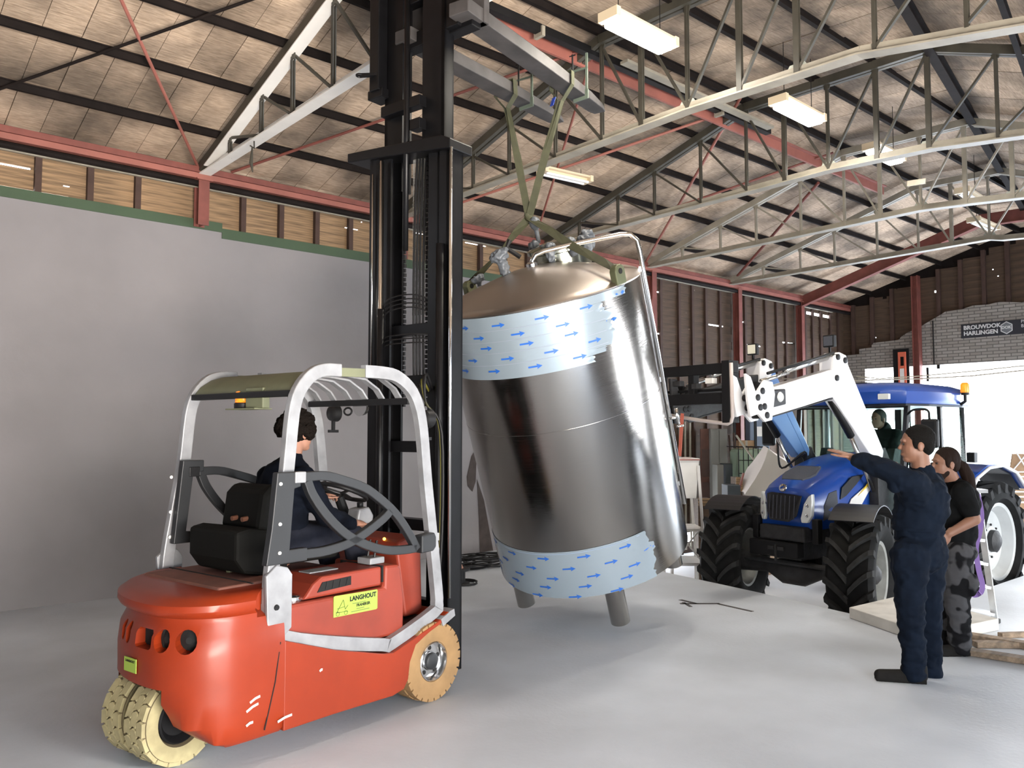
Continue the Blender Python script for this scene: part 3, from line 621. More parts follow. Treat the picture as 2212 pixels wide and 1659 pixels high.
# overhead guard: two side hoops
def hoop(s_):
    y = -s_*.52
    rear = [(-.76, 2.06), (-.88, 2.055), (-.97, 2.02), (-1.05, 1.93), (-1.09, 1.80), (-1.12, 1.5), (-1.17, 1.2), (-1.21, .95), (-1.215, .78)]
    low = [(-1.215, .80), (-1.2, .68), (-1.12, .605), (-.8, .515), (-.42, .43), (-.33, .425), (.03, .545), (.065, .60), (.055, .72), (0, 1.1), (-.045, 1.4), (-.085, 1.72), (-.13, 1.88), (-.2, 1.98), (-.32, 2.05), (-.45, 2.065), (-.58, 2.065)]
    o = obj('guard_frame', MB().sweep(bez([(a, y, b) for a, b in rear], 3), .075, .045, (0, 1, 0)), m_silver, fk, bevel=.006)
    obj('guard_frame', MB().sweep(bez([(a, y, b) for a, b in low], 3), .075, .045, (0, 1, 0)), m_silver, fk, bevel=.006)
    g_ = obj('guard_foot', MB().prism([(-1.25, .62), (-1.265, .95), (-1.20, 1.0), (-1.13, .98), (-1.10, .94), (-1.10, .66), (-1.17, .6)], -.012, .012, lambda p, t: V((p[0], y-s_*.028+t, p[1]))), m_silver, fk, bevel=.005)
    obj('bolt', MB().lathe([(0, .016), (.008, .014)], (-1.2, y-s_*.04, .78), (0, -s_, 0), 12), m_black, g_)
    obj('guard_bridge', MB().sweep([(-.76, y, 2.05), (-.58, y, 2.055)], .05, .03, (0, 1, 0)), m_olive, fk)
for s_ in (1, -1): hoop(s_)
rf = MB(); arc = [(-1.075, 1.93), (-1.03, 1.985), (-.96, 2.03), (-.88, 2.055), (-.72, 2.07)]
rf.loft([[V((a, .49, b)), V((a, -.49, b)), V((a, -.49, b-.012)), V((a, .49, b-.012))] for a, b in arc])
obj('roof_plate', rf, m_olive, fk, smooth=40)
obj('rear_crossbar', MB().bb(-1.09, -1.05, -.5, .5, 1.90, 1.935), m_blackp, fk, bevel=.004)
for k in range(6):
    y = .40-.16*k; obj('roof_bar', MB().sweep([(-.74, y, 2.05), (-.5, y, 2.055), (-.33, y, 2.04), (-.22, y, 1.98), (-.17, y, 1.92)], .012, .05, (0, 1, 0)), m_silver, fk)
obj('front_crossbar', MB().bb(-.19, -.15, -.5, .5, 1.88, 1.92), m_blackp, fk, bevel=.004)
# beacon on bracket, hanging olive box
bk = obj('beacon_bracket', MB().bb(-1.09, -.97, -.17, .12, 1.835, 1.842), m_olive, fk)
bc = obj('beacon', MB().lathe([(0, .052), (.03, .052), (.035, .046)], (-1.03, 0.03, 1.842), (0, 0, 1), 24), m_blackp, fk, smooth=40)
m_amber = mat('amber_plastic', (.9, .28, .02), .25, trans=.2, emit=(1, .3, .02), est=.35)
obj('lens', MB().lathe([(.035, .045), (.04, .048), (.05, .045), (.06, .048), (.07, .045), (.08, .047), (.10, .042), (.105, .03)], (-1.03, .03, 1.842), (0, 0, 1), 24), m_amber, bc, smooth=40)
obj('document_box', MB().bb(-1.07, -1.02, -.22, -.05, 1.84, 1.96), m_olive, fk, bevel=.006)
# side gates
ga = [(-1.06, 1.46), (-.92, 1.46), (-.79, 1.43), (-.63, 1.38), (-.51, 1.31), (-.40, 1.23), (-.32, 1.15), (-.24, 1.05), (-.19, .975)]
gb = [(-1.04, 1.44), (-1.0, 1.36), (-.92, 1.26), (-.83, 1.175), (-.74, 1.11), (-.64, 1.06), (-.53, 1.02), (-.42, .995), (-.3, .985), (-.2, .985)]
gc = [(-1.06, 1.045), (-.92, 1.045), (-.77, 1.065), (-.66, 1.1), (-.55, 1.15), (-.46, 1.20), (-.42, 1.235)]
def gate(s_, lab_=None):
    y = -.585 if s_ > 0 else .455; r = obj('side_gate', MB().prism([(-1.17, 1.53), (-1.03, 1.53), (-1.03, 1.46), (-1.10, 1.45), (-1.14, 1.10), (-1.02, 1.09), (-1.02, 1.03), (-1.22, 1.03)] if s_ < 0 else [(-1.24, 1.49), (-1.09, 1.49), (-1.09, 1.41), (-1.13, 1.40), (-1.155, 1.08), (-1.04, 1.08), (-1.04, 1.01), (-1.30, 1.01), (-1.27, 1.2)], -.022, .022, lambda p, t: V((p[0], y+t, p[1]))), m_gate, fk, bevel=.005)
    for c_ in (ga, gb, gc): obj('gate_bar', MB().sweep([(p.x, y, p.z) for p in bez([(a, 0, b) for a, b in c_], 4)], .052, .04, (0, 1, 0)), m_gate, r, bevel=.005)
    obj('gate_clamp', MB().bb(-1.13, -1.06, y-.028, y+.028, 1.43, 1.49), m_silver if s_ > 0 else m_blackp, r, bevel=.004)
    obj('gate_latch', MB().prism([(-.175, 1.06), (-.06, 1.07), (-.045, 1.04), (-.045, .98), (-.07, .955), (-.175, .95)], -.035, .035, lambda p, t: V((p[0], y+t, p[1]))), m_gate, r, bevel=.008)
    for z in (1.07, 1.22, 1.43): obj('bolt', MB().lathe([(0, .01), (.006, .008)], (-1.22, y-s_*.022, z), (0, -s_, 0), 10), m_white, r)
    return r
gate(1); gl = gate(-1)
# seat with storage box
s_box = obj('seat_base', MB().prism([(-1.19, .92), (-1.25, 1.0), (-1.25, 1.155), (-1.17, 1.17), (-.92, 1.13), (-.9, .92), (-1.0, .88)], -.22, .26, lambda p, t: V((p[0], -t, p[1]))), m_vinyl, fk, bevel=.02)
obj('seat_cushion', MB().bb(-1.0, -.5, -.23, .24, .93, 1.0), m_vinyl, s_box, bevel=.03)
obj('seat_back', MB().prism([(-.98, 1.12), (-.93, 1.35), (-.95, 1.40), (-1.02, 1.40), (-1.07, 1.35), (-1.10, 1.14)], -.14, .24, lambda p, t: V((p[0], -t, p[1]))), m_vinyl, s_box, bevel=.03)
for s_ in (-.02, -.12): obj('seat_knob', MB().tube([(-1.08, s_, 1.21), (-1.125, s_, 1.205)], .014, 8), mat('brown_knob', (.12, .05, .03), .5), s_box)
obj('seat_post', MB().tube([(-1.12, 0, .88), (-1.12, 0, .95)], .02, 8), m_olive, s_box)
# steering column, wheel, control box
obj('steering_column', MB().tube([(-.05, .12, .9), (-.22, .12, 1.27)], .035, 10), m_blackp, fk)
dsh = side_prism('front_cowl', [(-.04, .5), (.12, .5), (.10, .98), (.02, 1.03), (-.10, 1.0), (-.12, .93)], -.44, .34, m_orange2, bevel=.015)
obj('indicator_light', MB().ell((-.1, -.20, 1.0), .01), mat('yellow_lamp', (1, .6, .05), .4, emit=(1, .6, .05), est=6), dsh)
swr = [(-.21+.17*math.cos(t*.3927)*.92, .10+.17*math.sin(t*.3927), 1.30-.17*math.cos(t*.3927)*.38) for t in range(16)]
sw = obj('steering_wheel', MB().tube(swr, .015, 8, closed=True), m_blackp, fk, smooth=True)
for k in (1, 6, 11): obj('spoke', MB().bar((-.21, .10, 1.295), swr[k], .03, .01), m_blackp, sw)
obj('wheel_knob', MB().lathe([(0, .012), (.03, .02), (.05, .016)], (-.35, .1, 1.33), (-.3, 0, 1), 12), m_blackp, sw, smooth=True)
jb = obj('control_box', MB().prism([(-.26, 1.10), (-.12, 1.10), (-.11, 1.15), (-.15, 1.21), (-.24, 1.20)], -.0, .11, lambda p, t: V((p[0], -t, p[1]))), m_silver, fk, bevel=.012)
obj('control_knob', MB().lathe([(0, .02), (.03, .022), (.035, .015)], (-.18, -.05, 1.205), (0, 0, 1), 12), m_blackp, jb, smooth=True)
obj('lever_box', MB().bb(-.42, -.3, -.42, -.3, .89, .93), m_silver, fk, bevel=.006)
for y in (-.33, -.39): obj('lever', MB().tube([(-.36, y, .93), (-.34, y, 1.03)], .008, 6), m_blackp, fk)
# work lamps and mirror on the guard
for y, x_, z in ((.44, .0, 1.84), (-.47, .02, 1.79)):
    wl_ = obj('work_lamp', MB().lathe([(0, .03), (.02, .055), (.07, .062), (.075, .05)], (x_-.05, y, z), (1, 0, 0), 20), m_blackp, fk, smooth=40)
    obj('lamp_glass', MB().lathe([(0, .052), (.006, .045)], (x_+.02, y, z), (1, 0, 0), 20), mat('lamp_glass', (.75, .76, .75), .1), wl_)
    obj('lamp_bracket', MB().bb(x_-.02, x_, y-.01, y+.01, z-.12, z-.05).bb(x_-.05, x_+.03, y-.012, y+.012, z-.14, z-.12), m_blackp, wl_)
mi = obj('mirror', MB().loft([[V((-.15+.0*t, -.0+.07*math.cos(a), 1.88+.07*math.sin(a)*(1 if math.sin(a) < 0 else .1)-.0)) for a in [k*.3927 for k in range(16)]] for t in (0,)]+[[V((-.11, .05*math.cos(a), 1.87+.05*math.sin(a)*(1 if math.sin(a) < 0 else .1))) for a in [k*.3927 for k in range(16)]]]), m_chrome, fk)
obj('mirror_ring', MB().tube([(-.14, .13+.04*math.cos(t*.52), 1.845+.025*math.sin(t*.52)) for t in range(12)], .007, 6, closed=True), m_blackp, mi)
# wheels
def front_wheel(s_):
    c = V((0, -s_*.475, .245)); ax = V((0, -s_, 0)); wh = obj('front_wheel', MB().lathe([(-.09, .15), (-.09, .225), (-.07, .24), (.065, .24), (.09, .225), (.097, .19), (.092, .155), (.085, .125), (.04, .12)], c, ax, 48, cap=False), [m_tan], fk, smooth=35)
    tr = MB()
    for k in range(26):
        a = 2*math.pi*k/26; rd = V((math.cos(a), 0, math.sin(a))); tg = V((-math.sin(a), 0, math.cos(a))); p = c+rd*.232+ax*.062
        for q, l_ in ((p, .055), (c+rd*.232-ax*.062, .055), (c+rd*.236, .05)): tr.box(q, (.024, l_, .046), rot=M((rd, ax, tg)).transposed())
    obj('tyre_tread', tr, m_tan, wh)
    rim = obj('rim', MB().lathe([(.03, .118), (.085, .122), (.09, .116), (.07, .108), (.045, .10), (.045, .06), (.055, .055), (.06, .03)], c, ax, 40), m_chrome, wh, smooth=30)
    obj('hub', MB().lathe([(.05, .055), (.075, .052), (.082, .04)], c, ax, 24), m_gate, wh, smooth=40)
    for k in range(5):
        a = 2*math.pi*k/5+.3; obj('rim_hole', MB().lathe([(0, .014), (.003, .013)], c+V((.08*math.cos(a), 0, .08*math.sin(a)))+ax*.046, ax, 12), m_dark, wh)
    obj('brake_drum', MB().lathe([(-.14, .1), (0, .11)], c, ax, 20), m_dark, wh)
front_wheel(1); front_wheel(-1)
sr = M.Rotation(R(6), 3, 'Z')
for y in (-.175, .06):
    c = V((-1.545, y, .232)); ax = sr@V((0, -1, 0)); wh = obj('rear_wheel', MB().lathe([(-.07, .14), (-.076, .205), (-.068, .222), (.068, .222), (.076, .205), (.079, .17), (.072, .14), (.03, .12)], c, ax, 44, cap=False), m_rubdark, fk, smooth=35)
    tb_ = MB()
    for k in range(18):
        for row in range(3):
            a = 2*math.pi*(k+.5*(row % 2))/18; rd = sr@V((math.cos(a), 0, math.sin(a))); tg = ax.cross(rd)
            off = (row-1)*.05; w_ = .0225; h_ = .034
            blk = [(-w_, -h_), (0, -h_-.01), (w_, -h_), (w_, h_), (0, h_-.01), (-w_, h_)]
            tb_.prism(blk, .205, .231, lambda p, t: c+rd*t+ax*(off+p[0])+tg*p[1])
    obj('tyre_tread', tb_, m_tan2, wh)
    obj('tyre_side', MB().lathe([(.073, .14), (.082, .17), (.078, .21)], c, ax, 44, cap=False), m_tan2, wh, smooth=True)
    obj('rim', MB().lathe([(-.06, .12), (.06, .128), (.07, .12), (.03, .09), (.03, .02)], c, ax, 28), m_blackp, wh, smooth=35)
obj('steer_axle', MB().tube([(-1.545, .1, .28), (-1.545, .0, .28), (-1.545, .0, .44)], .06, 10), m_dark, fk)
# mast
ms = obj('outer_mast', MB(), m_mast, fk) if 0 else None
def chan(name, u0, u1, v0, v1, z0, z1, m_=m_mast, open_=1, tk=.03):
    mb = MB(); mb.bb(u0, u1, -v0, -(v0+tk), z0, z1) if open_ > 0 else mb.bb(u0, u1, -v1, -(v1-tk), z0, z1)
    mb.bb(u0, u0+.02, -v0, -v1, z0, z1).bb(u1-.02, u1, -v0, -v1, z0, z1); return obj(name, mb, m_, fk)
chan('outer_rail', .24, .38, -.355, -.255, .1, 3.74); chan('outer_rail', .24, .38, .36, .455, .1, 3.70, open_=-1)
chan('middle_rail', .26, .4, -.265, -.15, .15, 3.75); chan('middle_rail', .26, .4, .235, .35, .15, 3.75, open_=-1)
chan('inner_rail', .37, .47, -.34, -.15, 3.5, 5.6); chan('inner_rail', .37, .47, .06, .28, 3.5, 5.6, open_=-1)
side_prism('inner_web', [(.38, 3.5), (.42, 3.5), (.42, 5.6), (.38, 5.6)], .09, .25, m_mast, bevel=0)
obj('mast_head_plate', MB().prism([(-.57, 3.83), (-.57, 3.76), (-.3, 3.735), (.40, 3.66), (.49, 3.65), (.49, 3.72), (.40, 3.76)], .2, .44, lambda p, t: V((t, -p[0], p[1]))), m_mast, fk, bevel=.008)
for z, v0, v1 in ((2.44, -.34, .3), (2.07, -.1, .44), (1.60, -.34, .3), (4.12, -.31, .1), (3.95, .0, .1), (.5, -.34, .44), (1.05, -.3, .4)): obj('mast_crossbar', MB().bb(.3, .38, -v0, -v1, z-.04, z+.04), m_mast, fk, bevel=.004)
for v, z0, z1, r, m_ in ((.485, .6, 3.66, .012, m_cylc), (-.30, 2.1, 3.62, .008, m_cylc), (-.2, .3, 2.6, .028, m_mast), (-.205, .3, 3.7, .018, m_cylc), (.39, .3, 3.0, .03, m_mast), (.05, 3.0, 4.85, .02, m_mast)):
    obj('lift_cylinder', MB().tube([(.22, -v, z0), (.22, -v, z1)], r, 12), m_, fk, smooth=True)
for v in (.045, .075, .105, .14): obj('hose', MB().tube(bez([(.32, -v, 1.95), (.31, -v, 2.8), (.33, -v, 3.55), (.36, -v, 3.75), (.40, -v, 3.6), (.4, -v, 3.2)], 5), .009, 6), m_blackp, fk, smooth=True)
for v in (.16, -.07):
    ch = MB()
    for k in range(56): ch.box((.33, -v, 1.9+k*.034), (.012 if k % 2 else .02, .02, .026))
    obj('lift_chain', ch, m_blackp, fk)
obj('hose_cover', MB().bb(.34, .36, -.0, -.2, 2.55, 3.7), mat('clear_film', (.4, .4, .38), .3, alpha=.35), fk)
hm = MB()
for k in range(4): hm.tube(bez([(.30, .30, 2.5+k*.03), (.20, .1, 2.57+k*.03), (.2, -.15, 2.58+k*.03), (.3, -.27, 2.53+k*.03)], 5), .005, 5)
for k in range(3): hm.tube(bez([(.30, .30, 2.31+k*.03), (.20, .1, 2.33+k*.03), (.2, -.15, 2.33+k*.03), (.3, -.27, 2.33+k*.03)], 5), .005, 5)
obj('wire_guard', hm, m_blackp, fk)
for k in range(5): obj('hose', MB().tube(bez([(.28, -.20-.02*k, 1.98), (.14, -.26-.02*k, 2.02+.02*k), (.12, -.36, 1.9), (.2, -.40-.008*k, 1.7), (.2, -.40-.008*k, .9), (.14, -.41, .55), (.05, -.40, .35)], 5), .009, 6), m_blackp if k != 2 else mat('yellow_stripe_hose', (.12, .11, .02), .5), fk, smooth=True)
for z in (.98, .88, .80): obj('hose_fitting', MB().lathe([(0, .014), (.05, .014)], (.185, -.41, z), (0, 0, 1), 8), m_silver, fk)
# carriage and the two long forks (sleeves) carrying the slings
def wl2(p): return FKI@V(p)
cg_ = MB().bb(.42, .52, -.45, .38, 4.95, 5.15).bb(.42, .52, -.5, .43, 4.6, 4.72); obj('fork_carriage', cg_, m_mast, fk, bevel=.006)
sidep = MB().bb(.28, .5, .32, .42, 4.3, 5.4).bb(.3, .44, .3, .46, 4.25, 4.32); obj('carriage_plate', sidep, m_mast, fk, bevel=.006)
obj('carriage_plate', MB().bb(.38, .52, -.40, -.22, 4.62, 5.3), m_mast, fk, bevel=.006)
obj('chain_anchor', MB().sweep([(.3, .34, 4.42), (.22, .46, 4.42)], .04, .02, (0, 0, 1)).tube([(.22+.025*math.cos(t*.7), .46+.025*math.sin(t*.7), 4.42) for t in range(9)], .009, 6, closed=True), m_mast, fk)
m_fork = mat('grey_fork_steel', (.06, .055, .055), .6, var=.5, scale=5, metal=.1)
ZF = 4.64
FN0, FN1, FF0, FF1 = V((3.487, 4.482, ZF)), V((5.58, 5.045, ZF)), V((3.43, 5.088, ZF)), V((5.48, 5.475, ZF))
for a, b in ((FN0, FN1), (FF0, FF1)):
    a = wl2(a); b = wl2(b); d = (b-a).normalized(); sd = d.cross(V((0, 0, 1))); L = (b-a).length; rings = []
    for t, w_, h_ in ((0, .085, .10), (.55, .085, .10), (.85, .082, .075), (.96, .075, .045), (1.0, .055, .02)):
        c = a+d*L*t; rings.append([c-sd*w_, c+sd*w_, c+sd*w_+V((0, 0, h_)), c-sd*w_+V((0, 0, h_))])
    f_ = obj('fork', MB().loft(rings), m_fork, fk, bevel=.006)
    obj('fork_heel', MB().bb(.5, .56, (a.y-.075), (a.y+.075), ZF, 5.2), m_fork, f_, bevel=.004)
m_lug0 = mat('green_grey_clamp', (.12, .15, .12), .45, metal=.4)
# clamps set on the forks as stops
def on_fork(t, far): a, b = (FF0, FF1) if far else (FN0, FN1); return a+(b-a)*t
for t_, far_, lb in ((.77, False, 'steel screw clamp standing on the nearer fork tip'), (.70, True, 'steel screw clamp standing on the farther fork tip')):
    c = on_fork(t_, far_); r = thing('screw_clamp', lb, 'clamp', c, R(14))
    obj('clamp_frame', MB().sweep([(0, -.13, .02), (0, -.13, -.05), (0, .0, -.06)], .03, .012, (1, 0, 0)).bb(-.006, .006, -.14, -.12, -.02, .34), m_lug0, r)
    obj('clamp_arm', MB().bb(-.006, .006, -.14, .03, .20, .215), m_lug0, r)
    obj('clamp_screw', MB().tube([(0, .01, .11), (0, .01, .36)], .008, 8).tube([(0, -.02, .35), (0, .04, .35)], .005, 6), m_black, r)
# driver
m_navy = mat('navy_cloth', (.005, .007, .013), .9, spec=.1, var=.4, scale=12, bump=.2, bscale=25)
m_jeans = mat('grey_trousers', (.018, .020, .030), .9, spec=.1, var=.3, scale=14, bump=.15, bscale=30)
m_skin = mat('skin', (.34, .17, .115), .55, var=.12, scale=12)
m_skin2 = mat('backlit_skin', (.22, .105, .065), .55, var=.12, scale=12)  # skin colour darkened for people seen against the light
m_hairb = mat('dark_curly_hair', (.006, .004, .003), .9, spec=.1, bump=.8, bscale=60)
m_hair2 = mat('brown_hair', (.012, .006, .004), .8, spec=.15, bump=.6, bscale=40, stretch=(1, 1, .2))
m_eye = mat('eye', (.02, .015, .012), .3)
m_shoe = mat('dark_shoes', (.012, .011, .010), .8, spec=.15, var=.3, scale=20)
def head(mb, c, f, s=1.0, up=V((0, 0, 1))):
    """head solids around centre c facing f; returns frame"""
    f = V(f).normalized(); l = up.cross(f).normalized(); u = f.cross(l).normalized(); rot = M((f, l, u)).transposed()
    mb.ell(c+u*.028*s-f*.012*s, (.098*s, .077*s, .095*s), rot, 20, 14)
    mb.ell(c+f*.025*s-u*.03*s, (.066*s, .062*s, .085*s), rot, 16, 12)
    mb.ell(c+f*.055*s-u*.092*s, (.03*s, .034*s, .024*s), rot)
    mb.cap(c+f*.084*s+u*.014*s, c+f*.103*s-u*.022*s, .009*s, .0115*s, 8)
    mb.ell(c+f*.078*s-u*.062*s, (.02*s, .028*s, .012*s), rot, 12, 8)
    mb.ell(c+f*.083*s+u*.028*s, (.012*s, .05*s, .012*s), rot, 12, 8)
    for q in (-1, 1): mb.ell(c-f*.012*s+l*q*.078*s-u*.012*s, (.02*s, .008*s, .033*s), rot, 10, 8)
    return f, l, u, rot
def eyes(c, fr, s, parent):
    f, l, u, rot = fr
    for q in (-1, 1): obj('eye', MB().ell(c+f*.083*s+l*q*.032*s+u*.005*s, (.007*s, .013*s, .008*s), rot, 8, 6), m_eye, parent, smooth=True)
def hand(mb, wr, dirn, pn, s=1.0, curl=.35, th=1, spread=.12):
    """wrist, pointing direction, palm normal; th=+1/-1 side of the thumb"""
    d = V(dirn).normalized(); n = V(pn).normalized(); n = (n-d*n.dot(d)).normalized(); sd = d.cross(n)*th
    wr = V(wr); pal = wr+d*.05*s
    mb.cap(wr-d*.03*s, wr+d*.015*s, .027*s, .026*s, 10)
    rot = M((d, sd, n)).transposed(); mb.ell(pal, (.052*s, .040*s, .017*s), rot, 14, 10)
    for k, (o_, L) in enumerate(((.028, .072), (.010, .082), (-.009, .076), (-.027, .06))):
        p = wr+d*.085*s+sd*o_*s; dd = (d+sd*(1.5-k)*spread).normalized(); cu = curl
        for j, (fr, rr) in enumerate(((.44, .0092), (.32, .0084), (.24, .0075))):
            dd2 = (dd*math.cos(cu*(j+.6))+n*math.sin(cu*(j+.6))).normalized(); q = p+dd2*L*fr*s; mb.cap(p, q, rr*s, rr*.92*s, 8); p = q
    p = wr+d*.025*s+sd*.03*s; dd = (d*.75+sd*.65+n*.2).normalized()
    for fr, rr in ((.04, .012), (.03, .010), (.026, .0085)):
        q = p+dd*fr*s; mb.cap(p, q, rr*s, rr*.9*s, 8); p = q; dd = (dd+d*.35).normalized()
dr = thing('person', 'seated forklift driver with dark curly hair and navy sweater, seen from behind', 'person', mtx=FKM)
hc = V((-.645, .01, 1.70)); skm = MB(); fr = head(skm, hc, (.98, .05, 0), 1.0); skm.cap(hc-V((.02, 0, .06)), (-.71, 0, 1.50), .055, .06)
skm.cap((-.73, .0, 1.38), (-.80, .0, 1.0), .12, .13)
for s_ in (-1, 1):
    skm.cap((-.74, s_*.17, 1.43), (-.64, s_*.25, 1.2), .05, .042); 
    skm.cap((-.78, s_*.1, 1.02), (-.32, s_*.14, 1.02), .085, .06); skm.cap((-.32, s_*.14, 1.02), (-.2, s_*.14, .62), .055, .04)
skm.cap((-.64, -.25, 1.2), (-.34, -.17, 1.12), .042, .03); skm.cap((-.64, .25, 1.2), (-.38, .14, 1.27), .042, .03)
hand(skm, (-.33, -.17, 1.12), (1, .25, -.05), (0, .3, -1), 1, .5, 1); hand(skm, (-.38, .14, 1.27), (1, -.1, .2), (.2, 0, -1), 1, .7, -1)
obj('body', blob(skm, .0075, 3), m_skin, dr)
eyes(hc, fr, 1, dr)
hb = MB(); random.seed(5); f, l, u, rot = fr
for k in range(150):
    a = random.uniform(0, 2*math.pi); t = random.uniform(-.35, 1); q = V((math.cos(a)*math.sqrt(max(0, 1-t*t)), math.sin(a)*math.sqrt(max(0, 1-t*t)), t))
    if q.x > .55 and q.z < .5: continue
    hb.ell(hc+f*(q.x*.105-.018)+l*q.y*.098+u*(q.z*.115+.02), random.uniform(.022, .034), None, 8, 6)
hb.ell(hc-f*.02+u*.025, (.10, .088, .10), rot)
obj('hair', blob(hb, .008, 1, wr=.01, wsc=(40, 40, 40)), m_hairb, dr)
sw_ = MB(); sw_.cap((-.73, 0, 1.40), (-.80, 0, 1.08), .16, .165); sw_.ell((-.73, 0, 1.38), (.13, .235, .13)); sw_.ell((-.77, 0, 1.2), (.15, .2, .2)); sw_.cap((-.72, 0, 1.46), (-.70, 0, 1.53), .09, .068)
for s_ in (-1, 1): sw_.cap((-.74, s_*.18, 1.42), (-.64, s_*.255, 1.2), .078, .064)
sw_.cap((-.64, -.255, 1.2), (-.37, -.175, 1.125), .064, .046); sw_.cap((-.64, .255, 1.2), (-.41, .15, 1.26), .064, .046)
obj('sweater', blob(sw_, .01, 4, wr=.011, wsc=(5, 5, 8)), m_navy, dr)
tr_ = MB(); tr_.ell((-.80, 0, 1.06), (.15, .19, .12))
for s_ in (-1, 1): tr_.cap((-.78, s_*.1, 1.06), (-.32, s_*.145, 1.035), .105, .08); tr_.cap((-.32, s_*.145, 1.035), (-.21, s_*.14, .62), .078, .06)
obj('trousers', blob(tr_, .01, 4, wr=.006, wsc=(6, 6, 9)), m_jeans, dr)
for s_ in (-1, 1): obj('shoe', blob(MB().cap((-.23, s_*.14, .57), (-.08, s_*.14, .56), .045, .038), .008, 2), m_shoe, dr)
# ================================================================== TANK
TB = V((5.488, 5.074, .675)); TAx = V((-.351, -.076, .933)).normalized()
TE = V((.68500474, -.700362, .20065289)); TE = (TE-TAx*TE.dot(TAx)).normalized(); TY = TAx.cross(TE)
TM = M(((TE.x, TY.x, TAx.x, TB.x), (TE.y, TY.y, TAx.y, TB.y), (TE.z, TY.z, TAx.z, TB.z), (0, 0, 0, 1)))
tk = thing('steel_tank', 'large brushed stainless steel tank hanging tilted from the slings, blue arrow film around it', 'tank', mtx=TM)
TR_, TH = .834, 2.333
def steel(name, col, rough, aniso=.7, bandscale=1.0):
    m = mat(name, col, rough, metal=1, aniso=aniso); n = m.node_tree; b = n.nodes['Principled BSDF']
    t = n.nodes.new('ShaderNodeTexCoord'); mp = n.nodes.new('ShaderNodeMapping'); mp.inputs['Scale'].default_value = (1.5, 1.5, 90); n.links.new(t.outputs['Object'], mp.inputs[0])
    no = n.nodes.new('ShaderNodeTexNoise'); no.inputs['Scale'].default_value = 3; no.inputs['Detail'].default_value = 3; n.links.new(mp.outputs[0], no.inputs[0])
    r = n.nodes.new('ShaderNodeMapRange'); r.inputs[3].default_value = rough-.05; r.inputs[4].default_value = rough+.09; n.links.new(no.outputs[0], r.inputs[0]); n.links.new(r.outputs[0], b.inputs['Roughness'])
    tn = n.nodes.new('ShaderNodeTangent'); tn.direction_type = 'RADIAL'; tn.axis = 'Z'; n.links.new(tn.outputs[0], b.inputs['Tangent'])
    bp = n.nodes.new('ShaderNodeBump'); bp.inputs['Strength'].default_value = .04; bp.inputs['Distance'].default_value = .01; n.links.new(no.outputs[0], bp.inputs['Height']); n.links.new(bp.outputs[0], b.inputs['Normal'])
    return m
m_steel = steel('brushed_stainless', (.35, .335, .315), .13, .8)
m_dome = mat('satin_stainless', (.42, .37, .33), .36, metal=1)
m_film = mat('blue_white_film', (.32, .39, .45), .2, spec=.6, metal=.4)
m_arrow = mat('blue_print', (.012, .10, .42), .5)
obj('shell', MB().lathe([(0, TR_), (.01, TR_), (TH, TR_)], (0, 0, 0), (0, 0, 1), 96, cap=False).lathe([(-.06, .3), (-.03, .6), (0, TR_)], (0, 0, 0), (0, 0, 1), 96), m_steel, tk, smooth=30)
dome = [(TH, TR_), (TH+.012, TR_+.004), (TH+.03, TR_-.015), (TH+.05, TR_-.06), (TH+.10, .62), (TH+.16, .4), (TH+.205, .2), (TH+.225, .02)]
obj('dome', MB().lathe(dome, (0, 0, 0), (0, 0, 1), 96), m_dome, tk, smooth=25)
def cp0(th, h): return V(((TR_+.003)*math.sin(th), -(TR_+.003)*math.cos(th), h))
obj('weld_seam', MB().lathe([(1.385, TR_+.0005), (1.388, TR_+.002), (1.391, TR_+.0005)], (0, 0, 0), (0, 0, 1), 96, cap=False), m_steel, tk, smooth=True)
obj('weld_seam', MB().add([cp0(.25+.9*i/30, 1.39+dz) for dz in (0, .004) for i in range(31)], [(i, i+1, i+32, i+31) for i in range(30)]), m_cylc, tk)
def cp(th, h, r=TR_): return V((r*math.sin(th), -r*math.cos(th), h))
def film(name, th0, h0f, h1f, rag, n=70):
    mb = MB(); rings = []
    for i in range(n+1):
        th = th0+(rag(1)-th0)*i/n; rings.append(th)
    rows = 24; vs = []; fs = []
    for j in range(rows+1):
        f_ = j/rows; te = rag(f_)
        for i in range(n+1):
            th = th0+(te-th0)*i/n; h = h0f(th)+(h1f(th)-h0f(th))*f_; wob = .004*math.sin(th*40+h*90) if i > n-5 else 0
            vs.append(cp(th, h, TR_+.003+abs(wob)))
    for j in range(rows):
        for i in range(n): a = j*(n+1)+i; fs.append((a, a+1, a+n+2, a+n+1))
    mb.add(vs, fs); return obj(name, mb, m_film, tk, smooth=True)
random.seed(9)
rj = [random.uniform(-.02, .02) for _ in range(30)]
def rag_up(f_):
    h = 1.86+.47*f_
    b = .86 if h > 2.27 else .54 if h > 2.2 else .67 if h > 2.13 else .6 if h > 2.05 else .64 if h > 1.94 else .55 if h > 1.915 else .36+(h-1.86)*2.5
    return b+rj[int(f_*24)]
fu_ = MB()
for h0, h1, te in ((2.268, TH-.001, .86), (2.202, 2.268, .545), (2.128, 2.202, .665), (2.05, 2.128, .60), (1.94, 2.05, .64), (1.90, 1.94, .50), (1.848, 1.90, .36)):
    n = 90; rows = 5; vs = []; ends = [te+random.uniform(-.022, .022) for _ in range(rows+1)]
    for j in range(rows+1):
        for i in range(n+1):
            th = -2.6+(ends[j] if i > n-3 else te-.03)*i/n+2.6*i/n; h = h0+(h1-h0)*j/rows; vs.append(cp(th, h, TR_+.003+(random.uniform(0, .006) if i > n-3 else 0)))
    fu_.add(vs, [(j*(n+1)+i, j*(n+1)+i+1, (j+1)*(n+1)+i+1, (j+1)*(n+1)+i) for j in range(rows) for i in range(n)])
